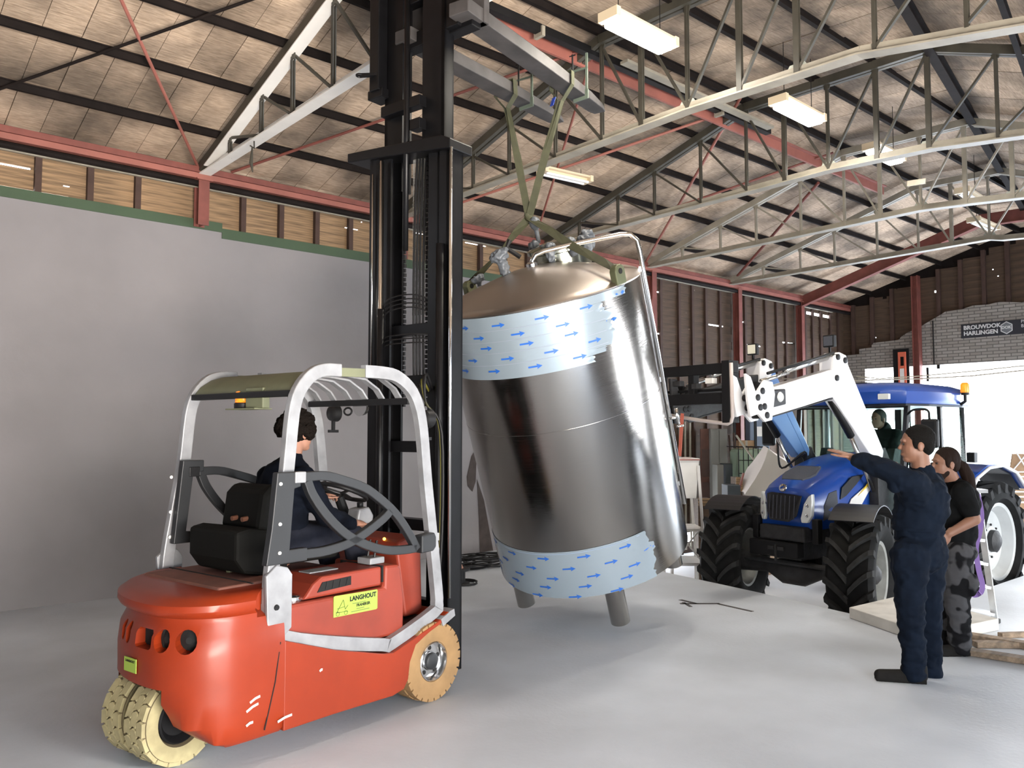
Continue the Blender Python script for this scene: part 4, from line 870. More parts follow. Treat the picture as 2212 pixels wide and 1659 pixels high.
fu = obj('upper_film', fu_, m_film, tk, smooth=True)
fl = film('lower_film', -2.6, lambda t: -.005, lambda t: .405+.012*math.sin(t), lambda f_: (.575, .56, .60, .585, .62, .55, .535)[min(6, int(f_*7))]+rj[int(f_*24)]*.6)
fl2 = MB()
for h in (2.265, 2.17, 2.085, 1.99): 
    pass
for h in (2.222, 2.137, 2.05, 1.958):
    fl2.add([cp(-2.4+3.0*i/60, h+.012*math.sin(-2.4+3.0*i/60)*0+dz, TR_+.0045) for dz in (0, .0035) for i in range(61)], [(i, i+1, i+62, i+61) for i in range(60)])
obj('film_edge', fl2, mat('film_edge', (.22, .25, .32), .4), fu)
fl3 = MB(); fl3.add([cp(-2.4+2.9*i/60, .385+.012*math.sin(-2.4+2.9*i/60)+dz, TR_+.0045) for dz in (0, .0035) for i in range(61)], [(i, i+1, i+62, i+61) for i in range(60)])
obj('film_edge', fl3, mat('film_edge2', (.22, .3, .45), .4), fl)
def arrows(rows, parent, slope=0):
    for h, th0, kmin, kmax in rows:
        for k in range(kmin, kmax+1):
            t = th0+.405*k; mb = MB(); L = .13; g_ = lambda s_, dz: cp(t+s_, h+dz, TR_+.0055)
            mb.add([g_(0, -.0065), g_(L*.66, -.0065), g_(L*.66, .0065), g_(0, .0065)], [(0, 1, 2, 3)]); mb.add([g_(L*.6, -.021), g_(L, 0), g_(L*.6, .021), g_(L*.68, 0)], [(0, 1, 2, 3)])
            obj('arrow_print', mb, m_arrow, parent)
arrows([(2.262, -.09, -4, 1), (2.285, .715, 0, 0), (2.178, .076, -4, 0), (2.115, .55, 0, 0), (2.096, .136, -4, 0), (2.003, -.07, -4, 1), (1.915, .168, -4, 0)], fu)
arrows([(.345, .24, -5, 0), (.253, .48, -5, 0), (.169, .295, -5, 0), (.089, .195, -5, 0), (.006, .077, -5, 0)], fl)
for th in (8, 98, 188, 278):
    a = R(th); c = V((.69*math.sin(a)-.0, -.69*math.cos(a), 0))
    obj('leg', MB().lathe([(-.36, .07), (-.355, .08), (.05, .08)], c, (0, 0, 1), 32), m_steel, tk, smooth=40)
# the bent vent pipe
pp = [(.862, 0, .25), (.862, 0, 2.50), (.855, 0, 2.58), (.81, 0, 2.64), (.74, 0, 2.655), (.4, 0, 2.66), (.10, 0, 2.655), (.03, 0, 2.64), (-.01, 0, 2.60), (-.015, 0, 2.5)]
obj('vent_pipe', MB().tube(pp, .021, 14), m_chrome, tk, smooth=True)
obj('pipe_collar', MB().lathe([(0, .05), (.05, .05), (.06, .035)], (-.015, 0, 2.53), (0, 0, 1), 20), m_chrome, tk, smooth=40)
for h in (2.35, 1.4, .45): obj('pipe_bracket', MB().bb(.83, .87, -.015, .015, h-.02, h+.02), m_chrome, tk)
vl = obj('sample_valve', MB().tube([(.85, -.06, 1.06), (.93, -.07, 1.06)], .012, 8).tube([(.92, -.07, 1.0), (.92, -.07, 1.14)], .016, 8).tube([(.90, -.07, .98), (.96, -.07, .98)], .01, 8), m_chrome, tk, smooth=True)
# lifting lugs
m_lug = mat('green_grey_lug', (.13, .14, .08), .4, metal=.6)
LUG1, LUG2 = V((-.60, .55, 2.43)), V((.60, -.55, 2.43))
for c in (LUG1, LUG2):
    ax = V((c.x, c.y, 0)).normalized(); tg = V((-ax.y, ax.x, 0)); pl = [(.055*math.cos(t*.3927), .055*math.sin(t*.3927) if math.sin(t*.3927) > 0 else -.11) for t in range(16)]
    poly = [(-.06, -.09), (.06, -.09), (.06, .02), (.045, .05), (.02, .062), (-.02, .062), (-.045, .05), (-.06, .02)]
    lg = obj('lifting_lug', MB().prism(poly, -.03, .03, lambda p, t: c+tg*p[0]+V((0, 0, p[1]))+ax*t), m_lug, tk, bevel=.008)
    obj('lug_hole', MB().lathe([(-.034, .022), (.034, .022)], c+V((0, 0, .012)), ax, 16), m_dark, lg)
# wrapped fittings on the dome
m_wrap = mat('grey_tape_wrap', (.12, .135, .155), .45, var=.4, scale=14, bump=.6, bscale=20)
def fitting(x, y, z0, parts, base_r=.03, name='wrapped_fitting'):
    b = obj(name, blob(parts, .008, 1, wr=.016, wsc=(26, 26, 26)), m_wrap, tk); obj('fitting_neck', MB().lathe([(-.05, base_r), (.05, base_r), (.05, base_r*1.4), (.07, base_r*1.4)], (x, y, z0), (0, 0, 1), 18), m_chrome, b, smooth=40); return b
pt = MB().cap((-.24, .04, 2.52), (-.25, .04, 2.62), .045, .04).ell((-.26, .04, 2.69), (.07, .06, .05)).cap((-.30, .04, 2.68), (-.21, .03, 2.72), .045, .03)
fitting(-.24, .04, 2.43, pt)
pt = MB().cap((-.5, .42, 2.42), (-.5, .42, 2.47), .022, .018).cap((-.53, .42, 2.5), (-.47, .42, 2.51), .03, .03)
fitting(-.5, .42, 2.37, pt, .02)
# manway hatch behind the pipe, wrapped in foil
hm_ = obj('manway_hatch', MB().lathe([(2.45, .25), (2.60, .25), (2.61, .28), (2.64, .28), (2.66, .24), (2.69, .1)], (.24, .34, 0), (0, 0, 1), 40), mat('mirror_steel', (.35, .36, .30), .18, metal=1), tk, smooth=35)
for a, r_, z in ((-1.9, .06, 2.66), (-1.2, .05, 2.67), (-.6, .06, 2.65), (.1, .06, 2.68), (2.5, .05, 2.68)):
    x, y = .24+.27*math.cos(a), .34+.27*math.sin(a); obj('hatch_clamp', blob(MB().cap((x, y, z-.09), (x, y, z+.0), r_*.6, r_*.75).ell((x*.9+.02, y, z), r_*.8), .009, 1, wr=.014, wsc=(26, 26, 26)), m_wrap, hm_)
obj('hatch_lever', MB().tube([(-.1, .3, 2.62), (-.2, .3, 2.72), (-.16, .32, 2.78)], .02, 8), m_blackp, hm_)
obj('hatch_wheel', blob(MB().ell((.08, .5, 2.86), (.05, .05, .06)).cap((.08, .5, 2.7), (.08, .5, 2.85), .02, .02), .008, 1), m_wrap, hm_)
# slings
m_sling = mat('olive_webbing', (.045, .046, .02), .8, var=.3, scale=12)
K = V((4.833, 5.203, 3.56))
def ribbon(name, pts, w_, wdirs, m_, th=.004, parent=None):
    mb = MB(); P = [V(p) for p in pts]; vs = []
    for p, wd in zip(P, wdirs): wd = V(wd).normalized(); vs.append((p, wd))
    rings = []
    for i, (p, wd) in enumerate(vs):
        d = (P[min(i+1, len(P)-1)]-P[max(0, i-1)]).normalized(); wd = (wd-d*wd.dot(d)).normalized(); n_ = d.cross(wd)
        rings.append([p-wd*w_/2-n_*th/2, p+wd*w_/2-n_*th/2, p+wd*w_/2+n_*th/2, p-wd*w_/2+n_*th/2])
    return obj(name, mb.loft(rings), m_, parent)
L1, L2 = TM@(LUG1+V((0, 0, .02))), TM@(LUG2+V((0, 0, .02)))
pn_, pf_ = on_fork(.68, False), on_fork(.60, True)
def loop(p, side_, lbl, lug):
    fd = (FN1-FN0).normalized(); sdv = fd.cross(V((0, 0, 1))); r = thing('lifting_sling', lbl, 'sling', K)
    W_ = lambda q: V(q)-K
    o = ribbon('upper_leg', [W_(p+sdv*side_*.10+V((0, 0, .115))), W_(p+sdv*side_*.11+V((0, 0, -.02))), W_(p+V((0, 0, -.12))+sdv*side_*.03), W_((p+K)/2), W_(K)], .062, [fd, fd, fd, RT, RT], m_sling, parent=r)
    ribbon('upper_leg', [W_(p-sdv*side_*.10+V((0, 0, .115))), W_(p-sdv*side_*.10+V((0, 0, -.0))), W_(p+V((0, 0, -.12))-sdv*side_*.0), W_((p+K)/2+RT*.01), W_(K)], .05, [fd, fd, fd, RT, RT], m_sling, parent=r)
    ribbon('over_fork', [W_(p+sdv*.10+V((0, 0, .115))), W_(p-sdv*.10+V((0, 0, .115)))], .06, [fd, fd], m_sling, parent=r)
    md = (K+lug)/2+V((0, 0, -.02))
    ribbon('lower_leg', [W_(K), W_(K*.75+lug*.25), W_(md), W_(lug*.85+K*.15), W_(lug)], .07, [RT, RT*.8+UP*.6, RT*.7+UP*.7, RT*.8+UP*.5, RT], m_sling, parent=r)
    return r
s1_ = loop(pf_, 1, 'olive sling over the farther fork, running down to the left tank lug', L1)
s2_ = loop(pn_, -1, 'olive sling over the nearer fork, running down to the right tank lug', L2)
obj('knot', blob(MB().ell((0, 0, 0), (.04, .04, .03)).cap((-.03, 0, .02), (.03, 0, -.02), .022, .02), .006, 1), m_sling, s2_)
bt = obj('blue_tag', MB().bar(pn_-K+V((-.10, .0, -.12)), pn_-K+V((-.13, 0, -.2)), .04, .003), mat('blue_tag', (.02, .06, .4), .6), s2_)
# ================================================================== TRACTOR
FTd = V((-.9971, .0755, 0)); LTd = V((-.0755, -.9971, 0)); TRO = V((9.054, 5.152, -.5))
TRM = M(((FTd.x, LTd.x, 0, TRO.x), (FTd.y, LTd.y, 0, TRO.y), (0, 0, 1, TRO.z), (0, 0, 0, 1)))
tr = thing('tractor', 'blue farm tractor with white front loader standing in the pit beyond the floor edge', 'tractor', mtx=TRM)
m_blue = mat('tractor_blue', (.008, .060, .33), .3, coat=.5, var=.06, scale=3)
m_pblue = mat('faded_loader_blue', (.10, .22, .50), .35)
m_loader = mat('loader_white', (.80, .80, .82), .35, var=.04, scale=5)
m_grille = mat('dark_grille', (.012, .012, .014), .4)
m_mesh = mat('grille_mesh', (.055, .06, .075), .6, bump=.4, bscale=120)
m_rub = mat('black_rubber', (.009, .009, .009), .85, spec=.2, var=.5, scale=10)
m_lug_ = mat('worn_lug_rubber', (.026, .026, .026), .8, spec=.2, var=.35, scale=12)
m_rimw = mat('white_rim', (.55, .56, .55), .45, var=.1, scale=6)
m_glass = mat('tinted_glass', (.75, .93, .88), .03, trans=1); m_glass.node_tree.nodes['Principled BSDF'].inputs['IOR'].default_value = 1.05
m_hl = mat('headlight_glass', (.62, .64, .62), .12, spec=.8)
m_yel = mat('yellow_decal', (.75, .55, .05), .5)
m_cast = mat('cast_grey', (.028, .028, .03), .6, var=.5, scale=10, bump=.3, bscale=20)
# hood: loft of sections from nose to cab
def hsec(x, w, zb, zt, sh, nose=0):
    """section with rounded shoulders: half width w, bottom zb, top zt, shoulder drop sh"""
    pts = [(-w, zb), (-w*1.03, zb+(zt-sh-zb)*.5), (-w*.97, zt-sh), (-w*.86, zt-sh*.45), (-w*.66, zt-sh*.13), (-w*.3, zt), (w*.3, zt), (w*.66, zt-sh*.13), (w*.86, zt-sh*.45), (w*.97, zt-sh), (w*1.03, zb+(zt-sh-zb)*.5), (w, zb)]
    return [V((x+nose*(1-abs(a/w)**2.2)*.10*(1 if True else 0)+(zt-b)*nose*.10, a, b)) for a, b in pts]
hd = MB().loft([hsec(.12, .30, 1.12, 1.50, .10, 1), hsec(.10, .34, 1.10, 1.56, .12, .9), hsec(.0, .37, 1.09, 1.63, .14, .6), hsec(-.15, .395, 1.10, 1.70, .16, .3), hsec(-.4, .41, 1.16, 1.80, .18), hsec(-.8, .425, 1.24, 1.90, .19), hsec(-1.2, .44, 1.28, 1.95, .19)])
hood = obj('hood', hd, m_blue, tr, smooth=35)
def nose_x(y, z): return .12+(1-abs(y/.34)**2.2)*.10+(1.50-z)*.10
def npatch(name, poly, m_, dx=.012, ref=hood):
    return obj(name, MB().prism(poly, 0, dx, lambda p, t: V((nose_x(p[0], p[1])-.01+t+.012, p[0], p[1]))), m_, ref, bevel=.004)
gr = npatch('grille', [(-.16, 1.18), (.10, 1.17), (.19, 1.24), (.235, 1.47), (.15, 1.485), (-.15, 1.50), (-.235, 1.48), (-.21, 1.27)], m_grille)
for k in range(7): 
    y = -.17+.055*k; obj('grille_bar', MB().bar((nose_x(y, 1.22)+.018, y, 1.2), (nose_x(y, 1.47)+.018, y, 1.47), .008, .008), m_mesh, gr)
for s_ in (-1, 1):
    pl = [(s_*.245, 1.17), (s_*.235, 1.22), (s_*.26, 1.38), (s_*.30, 1.47), (s_*.335, 1.50), (s_*.345, 1.40), (s_*.34, 1.25), (s_*.30, 1.17)]
    h_ = obj('headlight', MB().prism(pl, 0, .06, lambda p, t: V((nose_x(min(.33, abs(p[0])), p[1])-.035+t, p[0]*1.01, p[1]))), m_hl, hood, bevel=.01)
    for z, r_ in ((1.25, .028), (1.36, .03)): obj('bulb', MB().lathe([(0, r_), (.008, r_*.8), (.012, r_*.3)], (nose_x(.29, z)+.018, s_*.285, z), (1, 0, 0), 14), m_chrome, h_)
em = obj('nose_emblem', MB().lathe([(0, .05), (.014, .046), (.02, .03)], (nose_x(0, 1.56)-.01, 0, 1.555), (1, 0, .4), 20), m_chrome, hood, smooth=40)
obj('emblem_leaf', MB().prism([(-.028, -.012), (-.005, -.016), (.02, .012), (.03, .018), (.0, .016), (-.02, .004)], 0, .004, lambda p, t: V((nose_x(0, 1.56)+.011+t, p[0], 1.56+p[1]))), m_blue, em)
def hood_top(x, y):
    z = 1.63+(0-x)*.42 if x > -.4 else 1.80+(-.4-x)*.24 if x > -.8 else 1.90+(-.8-x)*.12
    return z
tp = obj('top_grille', MB().loft([[V((x, y, zt-.03)) for y in (-w_, w_)]+[V((x, y, zt+.024)) for y in (w_, -w_)] for x, w_, zt in ((.02, .14, 1.628), (-.06, .19, 1.662), (-.15, .21, 1.70), (-.33, .16, 1.773))]), m_mesh, hood)
for s_ in (-1, 1):
    def shp(poly, m_, name, off=.428): return obj(name, MB().prism(poly, 0, .012, lambda p, t: V((p[0], s_*(off-.02*(1 if p[0] > -.2 else 0)+(p[0]+.4)*-.03+t), p[1]))), m_, hood, bevel=.003)
    shp([(.0, 1.19), (-.02, 1.36), (-.12, 1.50), (-.24, 1.53), (-.26, 1.35), (-.2, 1.24)], m_mesh, 'side_grille', .408)
    shp([(-.30, 1.42), (-.34, 1.56), (-.55, 1.68), (-.80, 1.70), (-.62, 1.58), (-.42, 1.46)], m_grille, 'side_vent', .415)
    shp([(-.36, 1.22), (-.5, 1.42), (-.85, 1.58), (-1.1, 1.62), (-.85, 1.48), (-.62, 1.26)], m_white, 'side_decal', .43)
    shp([(-.62, 1.45), (-.85, 1.60), (-1.15, 1.66), (-1.15, 1.62), (-.85, 1.56)], m_yel, 'yellow_stripe', .437)
obj('hood_catch', MB().box((-.40, 0, 1.805), (.09, .12, .01), rot=M.Rotation(.24, 3, 'Y')), m_blue, hood)
# underside: frame, front weight bracket, axle, engine
fr_ = MB(); fr_.bb(-2.6, .15, -.19, .19, .72, 1.1).bb(-.1, .26, -.30, .30, .95, 1.12)
chs = obj('chassis', fr_, m_cast, tr, bevel=.02)
obj('front_bumper', MB().bb(.16, .30, -.42, .24, .76, .94).bb(.14, .22, -.34, .30, .98, 1.04), m_black, chs, bevel=.015)
obj('bumper_hook', MB().bb(.30, .315, -.15, -.07, .84, .88).bb(.30, .315, -.02, .06, .84, .88).bb(.30, .32, -.055, -.03, .72, .9), m_cast, chs)
for s_ in (-1, 1):
    obj('bracket_post', MB().bb(.10, .20, s_*.40-.04, s_*.40+.04, .94, 1.22), m_black, chs, bevel=.012)
    obj('loader_mount', MB().prism([(-.35, .85), (-.35, 1.25), (-1.15, 1.35), (-1.4, 2.0), (-1.55, 2.0), (-1.5, .75), (-.9, .7)], -.05, .05, lambda p, t: V((p[0], s_*.46+t, p[1]))), m_cast, chs, bevel=.008)
obj('front_axle', MB().tube([(0, -.78, .62), (0, -.35, .60), (0, -.12, .56), (0, .12, .56), (0, .35, .60), (0, .78, .62)], [.13, .08, .15, .15, .08, .13], 16), m_cast, chs, smooth=40)
obj('axle_link', MB().tube([(-.12, -.62, .55), (-.12, .62, .55)], .025, 8).tube([(.13, -.6, .68), (.13, .6, .68)], .03, 8), m_cast, chs)
obj('sump', MB().bb(-1.6, -.2, -.2, .2, .5, .75), m_cast, chs, bevel=.05)
def tractor_wheel(c, D, W_, rimr, nl, name, ang, outer, rimm):
    ax = M.Rotation(ang, 3, 'Z')@V((0, outer, 0)); c = V(c); r = D/2; h = W_/2; ax.normalize()
    tm = M((V((1, 0, 0)), V((0, 1, 0)), V((0, 0, 1))))
    wh = obj(name, MB().lathe([(-h*.72, rimr), (-h*.98, r*.72), (-h*.95, r*.86), (-h*.8, r*.935), (h*.8, r*.935), (h*.95, r*.86), (h*.98, r*.72), (h*.72, rimr)], c, ax, 56, cap=False), m_rub, tr, smooth=35)
    lg = MB(); X_ = ax.orthogonal(); X_ = V((0, 0, 1)).cross(ax).normalized(); Z_ = ax.cross(X_).normalized()
    for k in range(nl):
        for sd in (-1, 1):
            a0 = 2*math.pi*(k+(.5 if sd > 0 else 0))/nl; rings = []
            for j in range(6):
                t = j/5; off = sd*h*(.02+.98*t); a = a0-(.34*(1-t)**1.4)*outer*(1 if name == 'front_wheel' else 1)*-1
                rd = X_*math.cos(a)+Z_*math.sin(a); tg = -X_*math.sin(a)+Z_*math.cos(a)
                ri = r*.91 if t < .85 else r*.82; ro = r*1.0 if t < .85 else r*.965; wd = .036*(D/1.31)
                p = c+ax*off
                rings.append([p+rd*ri-tg*wd, p+rd*ri+tg*wd, p+rd*ro+tg*wd*.8, p+rd*ro-tg*wd*.8])
            lg.loft(rings)
    obj('tyre_lugs', lg, m_lug_, wh)
    rm = obj('rim', MB().lathe([(-h*.7, rimr), (-h*.66, rimr*.93), (-h*.1, rimr*.86), (h*.1, rimr*.85), (h*.62, rimr*.92), (h*.74, rimr*1.02), (h*.7, rimr*.92), (h*.2, rimr*.8), (h*.15, rimr*.45), (h*.35, rimr*.38), (h*.35, .02)], c, ax, 44, cap=False), rimm, wh, smooth=30)
    for k in range(8):
        a = k*math.pi/4; obj('wheel_nut', MB().lathe([(0, .016), (.02, .014)], c+(X_*math.cos(a)+Z_*math.sin(a))*rimr*.42+ax*h*.3, ax, 6), m_cast, rm)
    obj('hub', MB().lathe([(h*.0, rimr*.3), (h*.6, rimr*.28), (h*.75, rimr*.15)], c, ax, 20), m_cast, rm, smooth=40)
    return wh
m_rimd = mat('dusty_rim', (.30, .30, .28), .6, var=.3, scale=8)
STE = R(16)
tractor_wheel((0, .845, .655), 1.31, .50, .36, 18, 'front_wheel', STE, 1, m_rimd)
tractor_wheel((0, -.845, .655), 1.31, .50, .36, 18, 'front_wheel', STE, -1, m_rimd)
tractor_wheel((-3.05, .82, .78), 1.56, .50, .50, 20, 'rear_wheel', 0, 1, m_rimw)
tractor_wheel((-3.05, -.82, .78), 1.56, .50, .50, 20, 'rear_wheel', 0, -1, m_rimw)
obj('rear_axle', MB().tube([(-3.05, -.8, .78), (-3.05, .8, .78)], .15, 14).bb(-3.3, -2.4, -.3, .3, .6, 1.1), m_cast, chs)
for s_ in (-1, 1):
    rot = M.Rotation(STE, 3, 'Z'); pts = [rot@V((.75*math.sin(a), 0, .75*math.cos(a)))+V((0, s_*.845, .655)) for a in [R(-60+6*k) for k in range(17)]]
    obj('front_fender', MB().sweep(pts, .01, .46, rot@V((0, 1, 0))), m_grille, tr, smooth=False)
# rear fenders
for s_ in (-1, 1):
    pts = [(-2.05, 1.15), (-2.1, 1.5), (-2.3, 1.68), (-2.65, 1.80), (-3.05, 1.82), (-3.45, 1.72), (-3.75, 1.5)]
    rf_ = MB(); rg = [[V((a, s_*.52, b)), V((a, s_*1.06, b-.015)), V((a, s_*1.08, b-.06)), V((a, s_*.52, b-.03))] for a, b in pts]
    fe = obj('rear_fender', MB().loft(rg), m_blue, tr, smooth=45)
    obj('fender_lip', MB().tube([(a, s_*1.08, b-.05) for a, b in pts], .02, 8), m_loader, fe, smooth=True)
    obj('fender_lamp', MB().bb(-2.52, -2.42, s_*.95-.05, s_*.95+.05, 1.82, 1.95), m_black, fe, bevel=.008)
    obj('under_guard', MB().loft([[V((a, s_*.55, b-.05)), V((a, s_*1.0, b-.06)), V((a, s_*1.0, b-.08)), V((a, s_*.55, b-.07))] for a, b in pts]), m_grille, fe)
# cab: roof, pillars, glass, floor
rfp = [(-1.05, 0), (-1.0, .55), (-1.15, .80), (-1.6, .87), (-2.5, .87), (-2.85, .80), (-2.9, 0), (-2.85, -.80), (-2.5, -.87), (-1.6, -.87), (-1.15, -.80), (-1.0, -.55)]
def rr(z, s_): return [V((-1.95+(a+1.95)*s_, b*s_, z)) for a, b in rfp]
cab = obj('cab_roof', MB().loft([rr(2.55, .97), rr(2.60, 1.0), rr(2.70, 1.0), rr(2.75, .95), rr(2.80, .82), rr(2.83, .6)]), m_blue, tr, smooth=35)
obj('roof_vent', MB().box((-1.6, -.1, 2.835), (.35, .5, .02)), m_grille, cab, bevel=.008)
for y in (-.6, .6): obj('roof_lamp', MB().bb(-1.03, -.98, y-.07, y+.07, 2.60, 2.67), m_hl, cab, bevel=.008)
obj('roof_rim', MB().loft([rr(2.525, .96), rr(2.55, .98)]), m_grille, cab)
pil = [((-1.15, .72, 1.62), (-1.28, .74, 2.54)), ((-2.0, .80, 1.35), (-2.0, .78, 2.54)), ((-2.75, .72, 1.75), (-2.65, .76, 2.54))]
for a, b in pil:
    for s_ in (-1, 1): obj('cab_pillar', MB().bar((a[0], a[1]*s_, a[2]), (b[0], b[1]*s_, b[2]), .06, .05), m_grille, tr, bevel=.008)
for a, b in (((-1.15, -.72, 1.64), (-1.15, .72, 1.64)), ((-2.75, -.72, 1.77), (-2.75, .72, 1.77)), ((-1.28, -.74, 2.53), (-1.28, .74, 2.53))): obj('cab_rail', MB().bar(a, b, .05, .05), m_grille, tr)
for s_ in (-1, 1):
    obj('cab_rail', MB().bar((-1.15, s_*.73, 1.1), (-2.0, s_*.8, 1.1), .05, .06).bar((-1.15, s_*.73, 1.1), (-1.15, s_*.72, 1.64), .05, .05).bar((-2.0, s_*.8, 1.1), (-2.0, s_*.8, 1.4), .05, .05), m_grille, tr)
    obj('door_glass', MB().prism([(-1.17, 1.12), (-1.99, 1.12), (-1.99, 2.52), (-1.28, 2.52)], -.003, .003, lambda p, t: V((p[0], s_*.765+t, p[1]))), m_glass, tr)
    obj('quarter_glass', MB().prism([(-2.02, 1.75), (-2.74, 1.78), (-2.66, 2.52), (-2.02, 2.52)], -.003, .003, lambda p, t: V((p[0], s_*.76+t, p[1]))), m_glass, tr)
obj('windscreen', MB().loft([[V((-1.16, -.7, 1.66)), V((-1.16, .7, 1.66)), V((-1.165, .7, 1.66)), V((-1.165, -.7, 1.66))], [V((-1.27, -.7, 2.52)), V((-1.27, .7, 2.52)), V((-1.275, .7, 2.52)), V((-1.275, -.7, 2.52))]]), m_glass, tr)
obj('cab_floor', MB().bb(-2.7, -1.15, -.7, .7, 1.02, 1.1), m_black, tr)
obj('firewall', MB().bb(-1.22, -1.16, -.45, .45, 1.1, 1.62), m_black, tr)
obj('tractor_seat', MB().bb(-2.5, -2.0, -.25, .25, 1.35, 1.5).bb(-2.6, -2.45, -.25, .25, 1.45, 2.0), m_vinyl, tr, bevel=.03)
obj('dash', MB().prism([(-1.2, 1.1), (-1.45, 1.1), (-1.5, 1.75), (-1.35, 1.85), (-1.2, 1.75)], -.2, .2, lambda p, t: V((p[0], t, p[1]))), m_cast, tr, bevel=.02)
twr = [(-1.60+.19*math.cos(k*.3927)*.8, .05+.19*math.sin(k*.3927), 1.86+.19*math.cos(k*.3927)*.55) for k in range(16)]
tw = obj('tractor_steering_wheel', MB().tube(twr, .014, 8, closed=True), m_blackp, tr, smooth=True)
for k in (0, 5, 10): obj('spoke', MB().bar((-1.60, .05, 1.85), twr[k], .02, .01), m_blackp, tw)
obj('wiper', MB().tube([(-1.13, .55, 1.68), (-1.2, .15, 2.1)], .008, 6), m_black, tr)
# mirrors, beacon, exhaust
for s_ in (1, -1):
    mr = obj('side_mirror', MB().bb(-1.12, -1.05, s_*1.10-.10, s_*1.10+.10, 2.02, 2.36), m_black, tr, bevel=.03)
    obj('mirror_arm', MB().tube(bez([(-1.2, s_*.78, 2.42), (-1.12, s_*.9, 2.47), (-1.08, s_*1.08, 2.46), (-1.08, s_*1.1, 2.34)], 4), .014, 8), m_black, mr, smooth=True)
    obj('mirror_glass', MB().bb(-1.13, -1.12, s_*1.10-.08, s_*1.10+.08, 2.05, 2.33), m_chrome, mr)
bb_ = obj('roof_beacon', MB().tube([(-2.40, .86, 2.56), (-2.40, .92, 2.60), (-2.40, .92, 2.70)], .02, 8).lathe([(0, .045), (.03, .05)], (-2.4, .92, 2.68), (0, 0, 1), 18), m_black, tr, smooth=40)
obj('lens', MB().lathe([(0, .05), (.02, .055), (.11, .05), (.13, .03)], (-2.4, .92, 2.71), (0, 0, 1), 18), m_amber, bb_, smooth=40)
# loader: two arms with knee, end plates, cylinders
def arm(y, s_):
    up_ = [(-.02, 2.93), (.6, 2.80), (1.15, 2.68), (1.40, 2.62), (1.42, 2.42), (1.26, 2.36), (.6, 2.49), (.06, 2.60), (-.06, 2.62), (-.16, 2.86)]
    a_ = obj('loader_arm', MB().prism(up_, -.075, .075, lambda p, t: V((p[0], y+t, p[1]))), m_loader if s_ > 0 else m_cast, tr, bevel=.012)  # far arm coloured dark for the shade on its inner face
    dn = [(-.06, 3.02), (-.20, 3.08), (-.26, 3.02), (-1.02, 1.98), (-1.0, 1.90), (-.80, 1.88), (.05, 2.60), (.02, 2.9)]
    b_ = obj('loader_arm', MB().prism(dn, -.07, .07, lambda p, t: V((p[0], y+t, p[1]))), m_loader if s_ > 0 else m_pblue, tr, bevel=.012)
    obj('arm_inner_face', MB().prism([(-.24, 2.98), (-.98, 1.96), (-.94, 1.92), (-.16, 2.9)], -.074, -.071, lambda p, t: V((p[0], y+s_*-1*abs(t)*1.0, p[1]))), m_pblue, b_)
    obj('arm_edge', MB().sweep([(1.28, y, 2.352), (.5, y, 2.50), (.06, y, 2.585)], .012, .15, (0, 1, 0)), m_black, a_)
    kn = obj('knee_plate', MB().prism([(.06, 2.78), (.05, 3.06), (-.06, 3.12), (-.2, 3.09), (-.24, 3.0), (-.12, 2.82), (-.02, 2.74)], -.095, .095, lambda p, t: V((p[0], y+t, p[1]))), m_loader, a_, bevel=.008)
    for px_, pz in ((-.02, 3.06), (-.17, 3.03), (.01, 2.82)): obj('pin', MB().lathe([(0, .035), (.2+.02, .035), (.225, .02)], (px_, y-.11, pz), (0, 1, 0), 14), m_black, kn, smooth=40)
    ep = obj('end_plate', MB().prism([(1.67, 2.80), (1.59, 2.77), (1.50, 2.60), (1.36, 2.74), (1.22, 2.73), (1.18, 2.60), (1.24, 2.33), (1.36, 2.31), (1.47, 2.39), (1.60, 2.36), (1.64, 2.52)], -.10, -.07, lambda p, t: V((p[0], y+t, p[1]))).prism([(1.67, 2.80), (1.59, 2.77), (1.50, 2.60), (1.36, 2.74), (1.22, 2.73), (1.18, 2.60), (1.24, 2.33), (1.36, 2.31), (1.47, 2.39), (1.60, 2.36), (1.64, 2.52)], .07, .10, lambda p, t: V((p[0], y+t, p[1]))), m_loader if s_ > 0 else m_cast, tr, bevel=.004)  # far end plate coloured dark for shade like its arm
    for px_, pz in ((1.48, 2.56), (1.37, 2.47), (1.40, 2.63), (1.33, 2.38), (1.44, 2.46)): obj('pin', MB().lathe([(0, .035), (.22, .035), (.225, .02)], (px_, y-.11, pz), (0, 1, 0), 14), m_black, ep, smooth=40)
    obj('linkage', MB().sweep([(1.36, y, 2.72), (1.40, y, 2.56), (1.34, y, 2.40)], .09, .08, (0, 1, 0)), m_black, ep)
    tc_ = obj('tilt_cylinder', MB().tube([(.85, y, 2.875), (.02, y, 3.07)], .04, 14), m_cylc, tr, smooth=True); obj('piston_rod', MB().tube([(1.28, y, 2.74), (.80, y, 2.85)], .024, 12), m_cylc, tc_, smooth=True)
    obj('link_tube', MB().tube([(1.25, y+.06, 2.82), (0, y+.06, 3.11)], .016, 10), m_black, tc_, smooth=True)
    yy = y-s_*.0; lc = obj('lift_cylinder', MB().tube([(-.02, y, 2.58), (-.42, y, 2.16)], .045, 14), m_black, tr, smooth=True); obj('piston_rod', MB().tube([(-.40, y, 2.18), (-.88, y, 1.50)], .028, 12), m_cylc, lc, smooth=True)
    return a_
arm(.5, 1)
arm(-.5, -1)
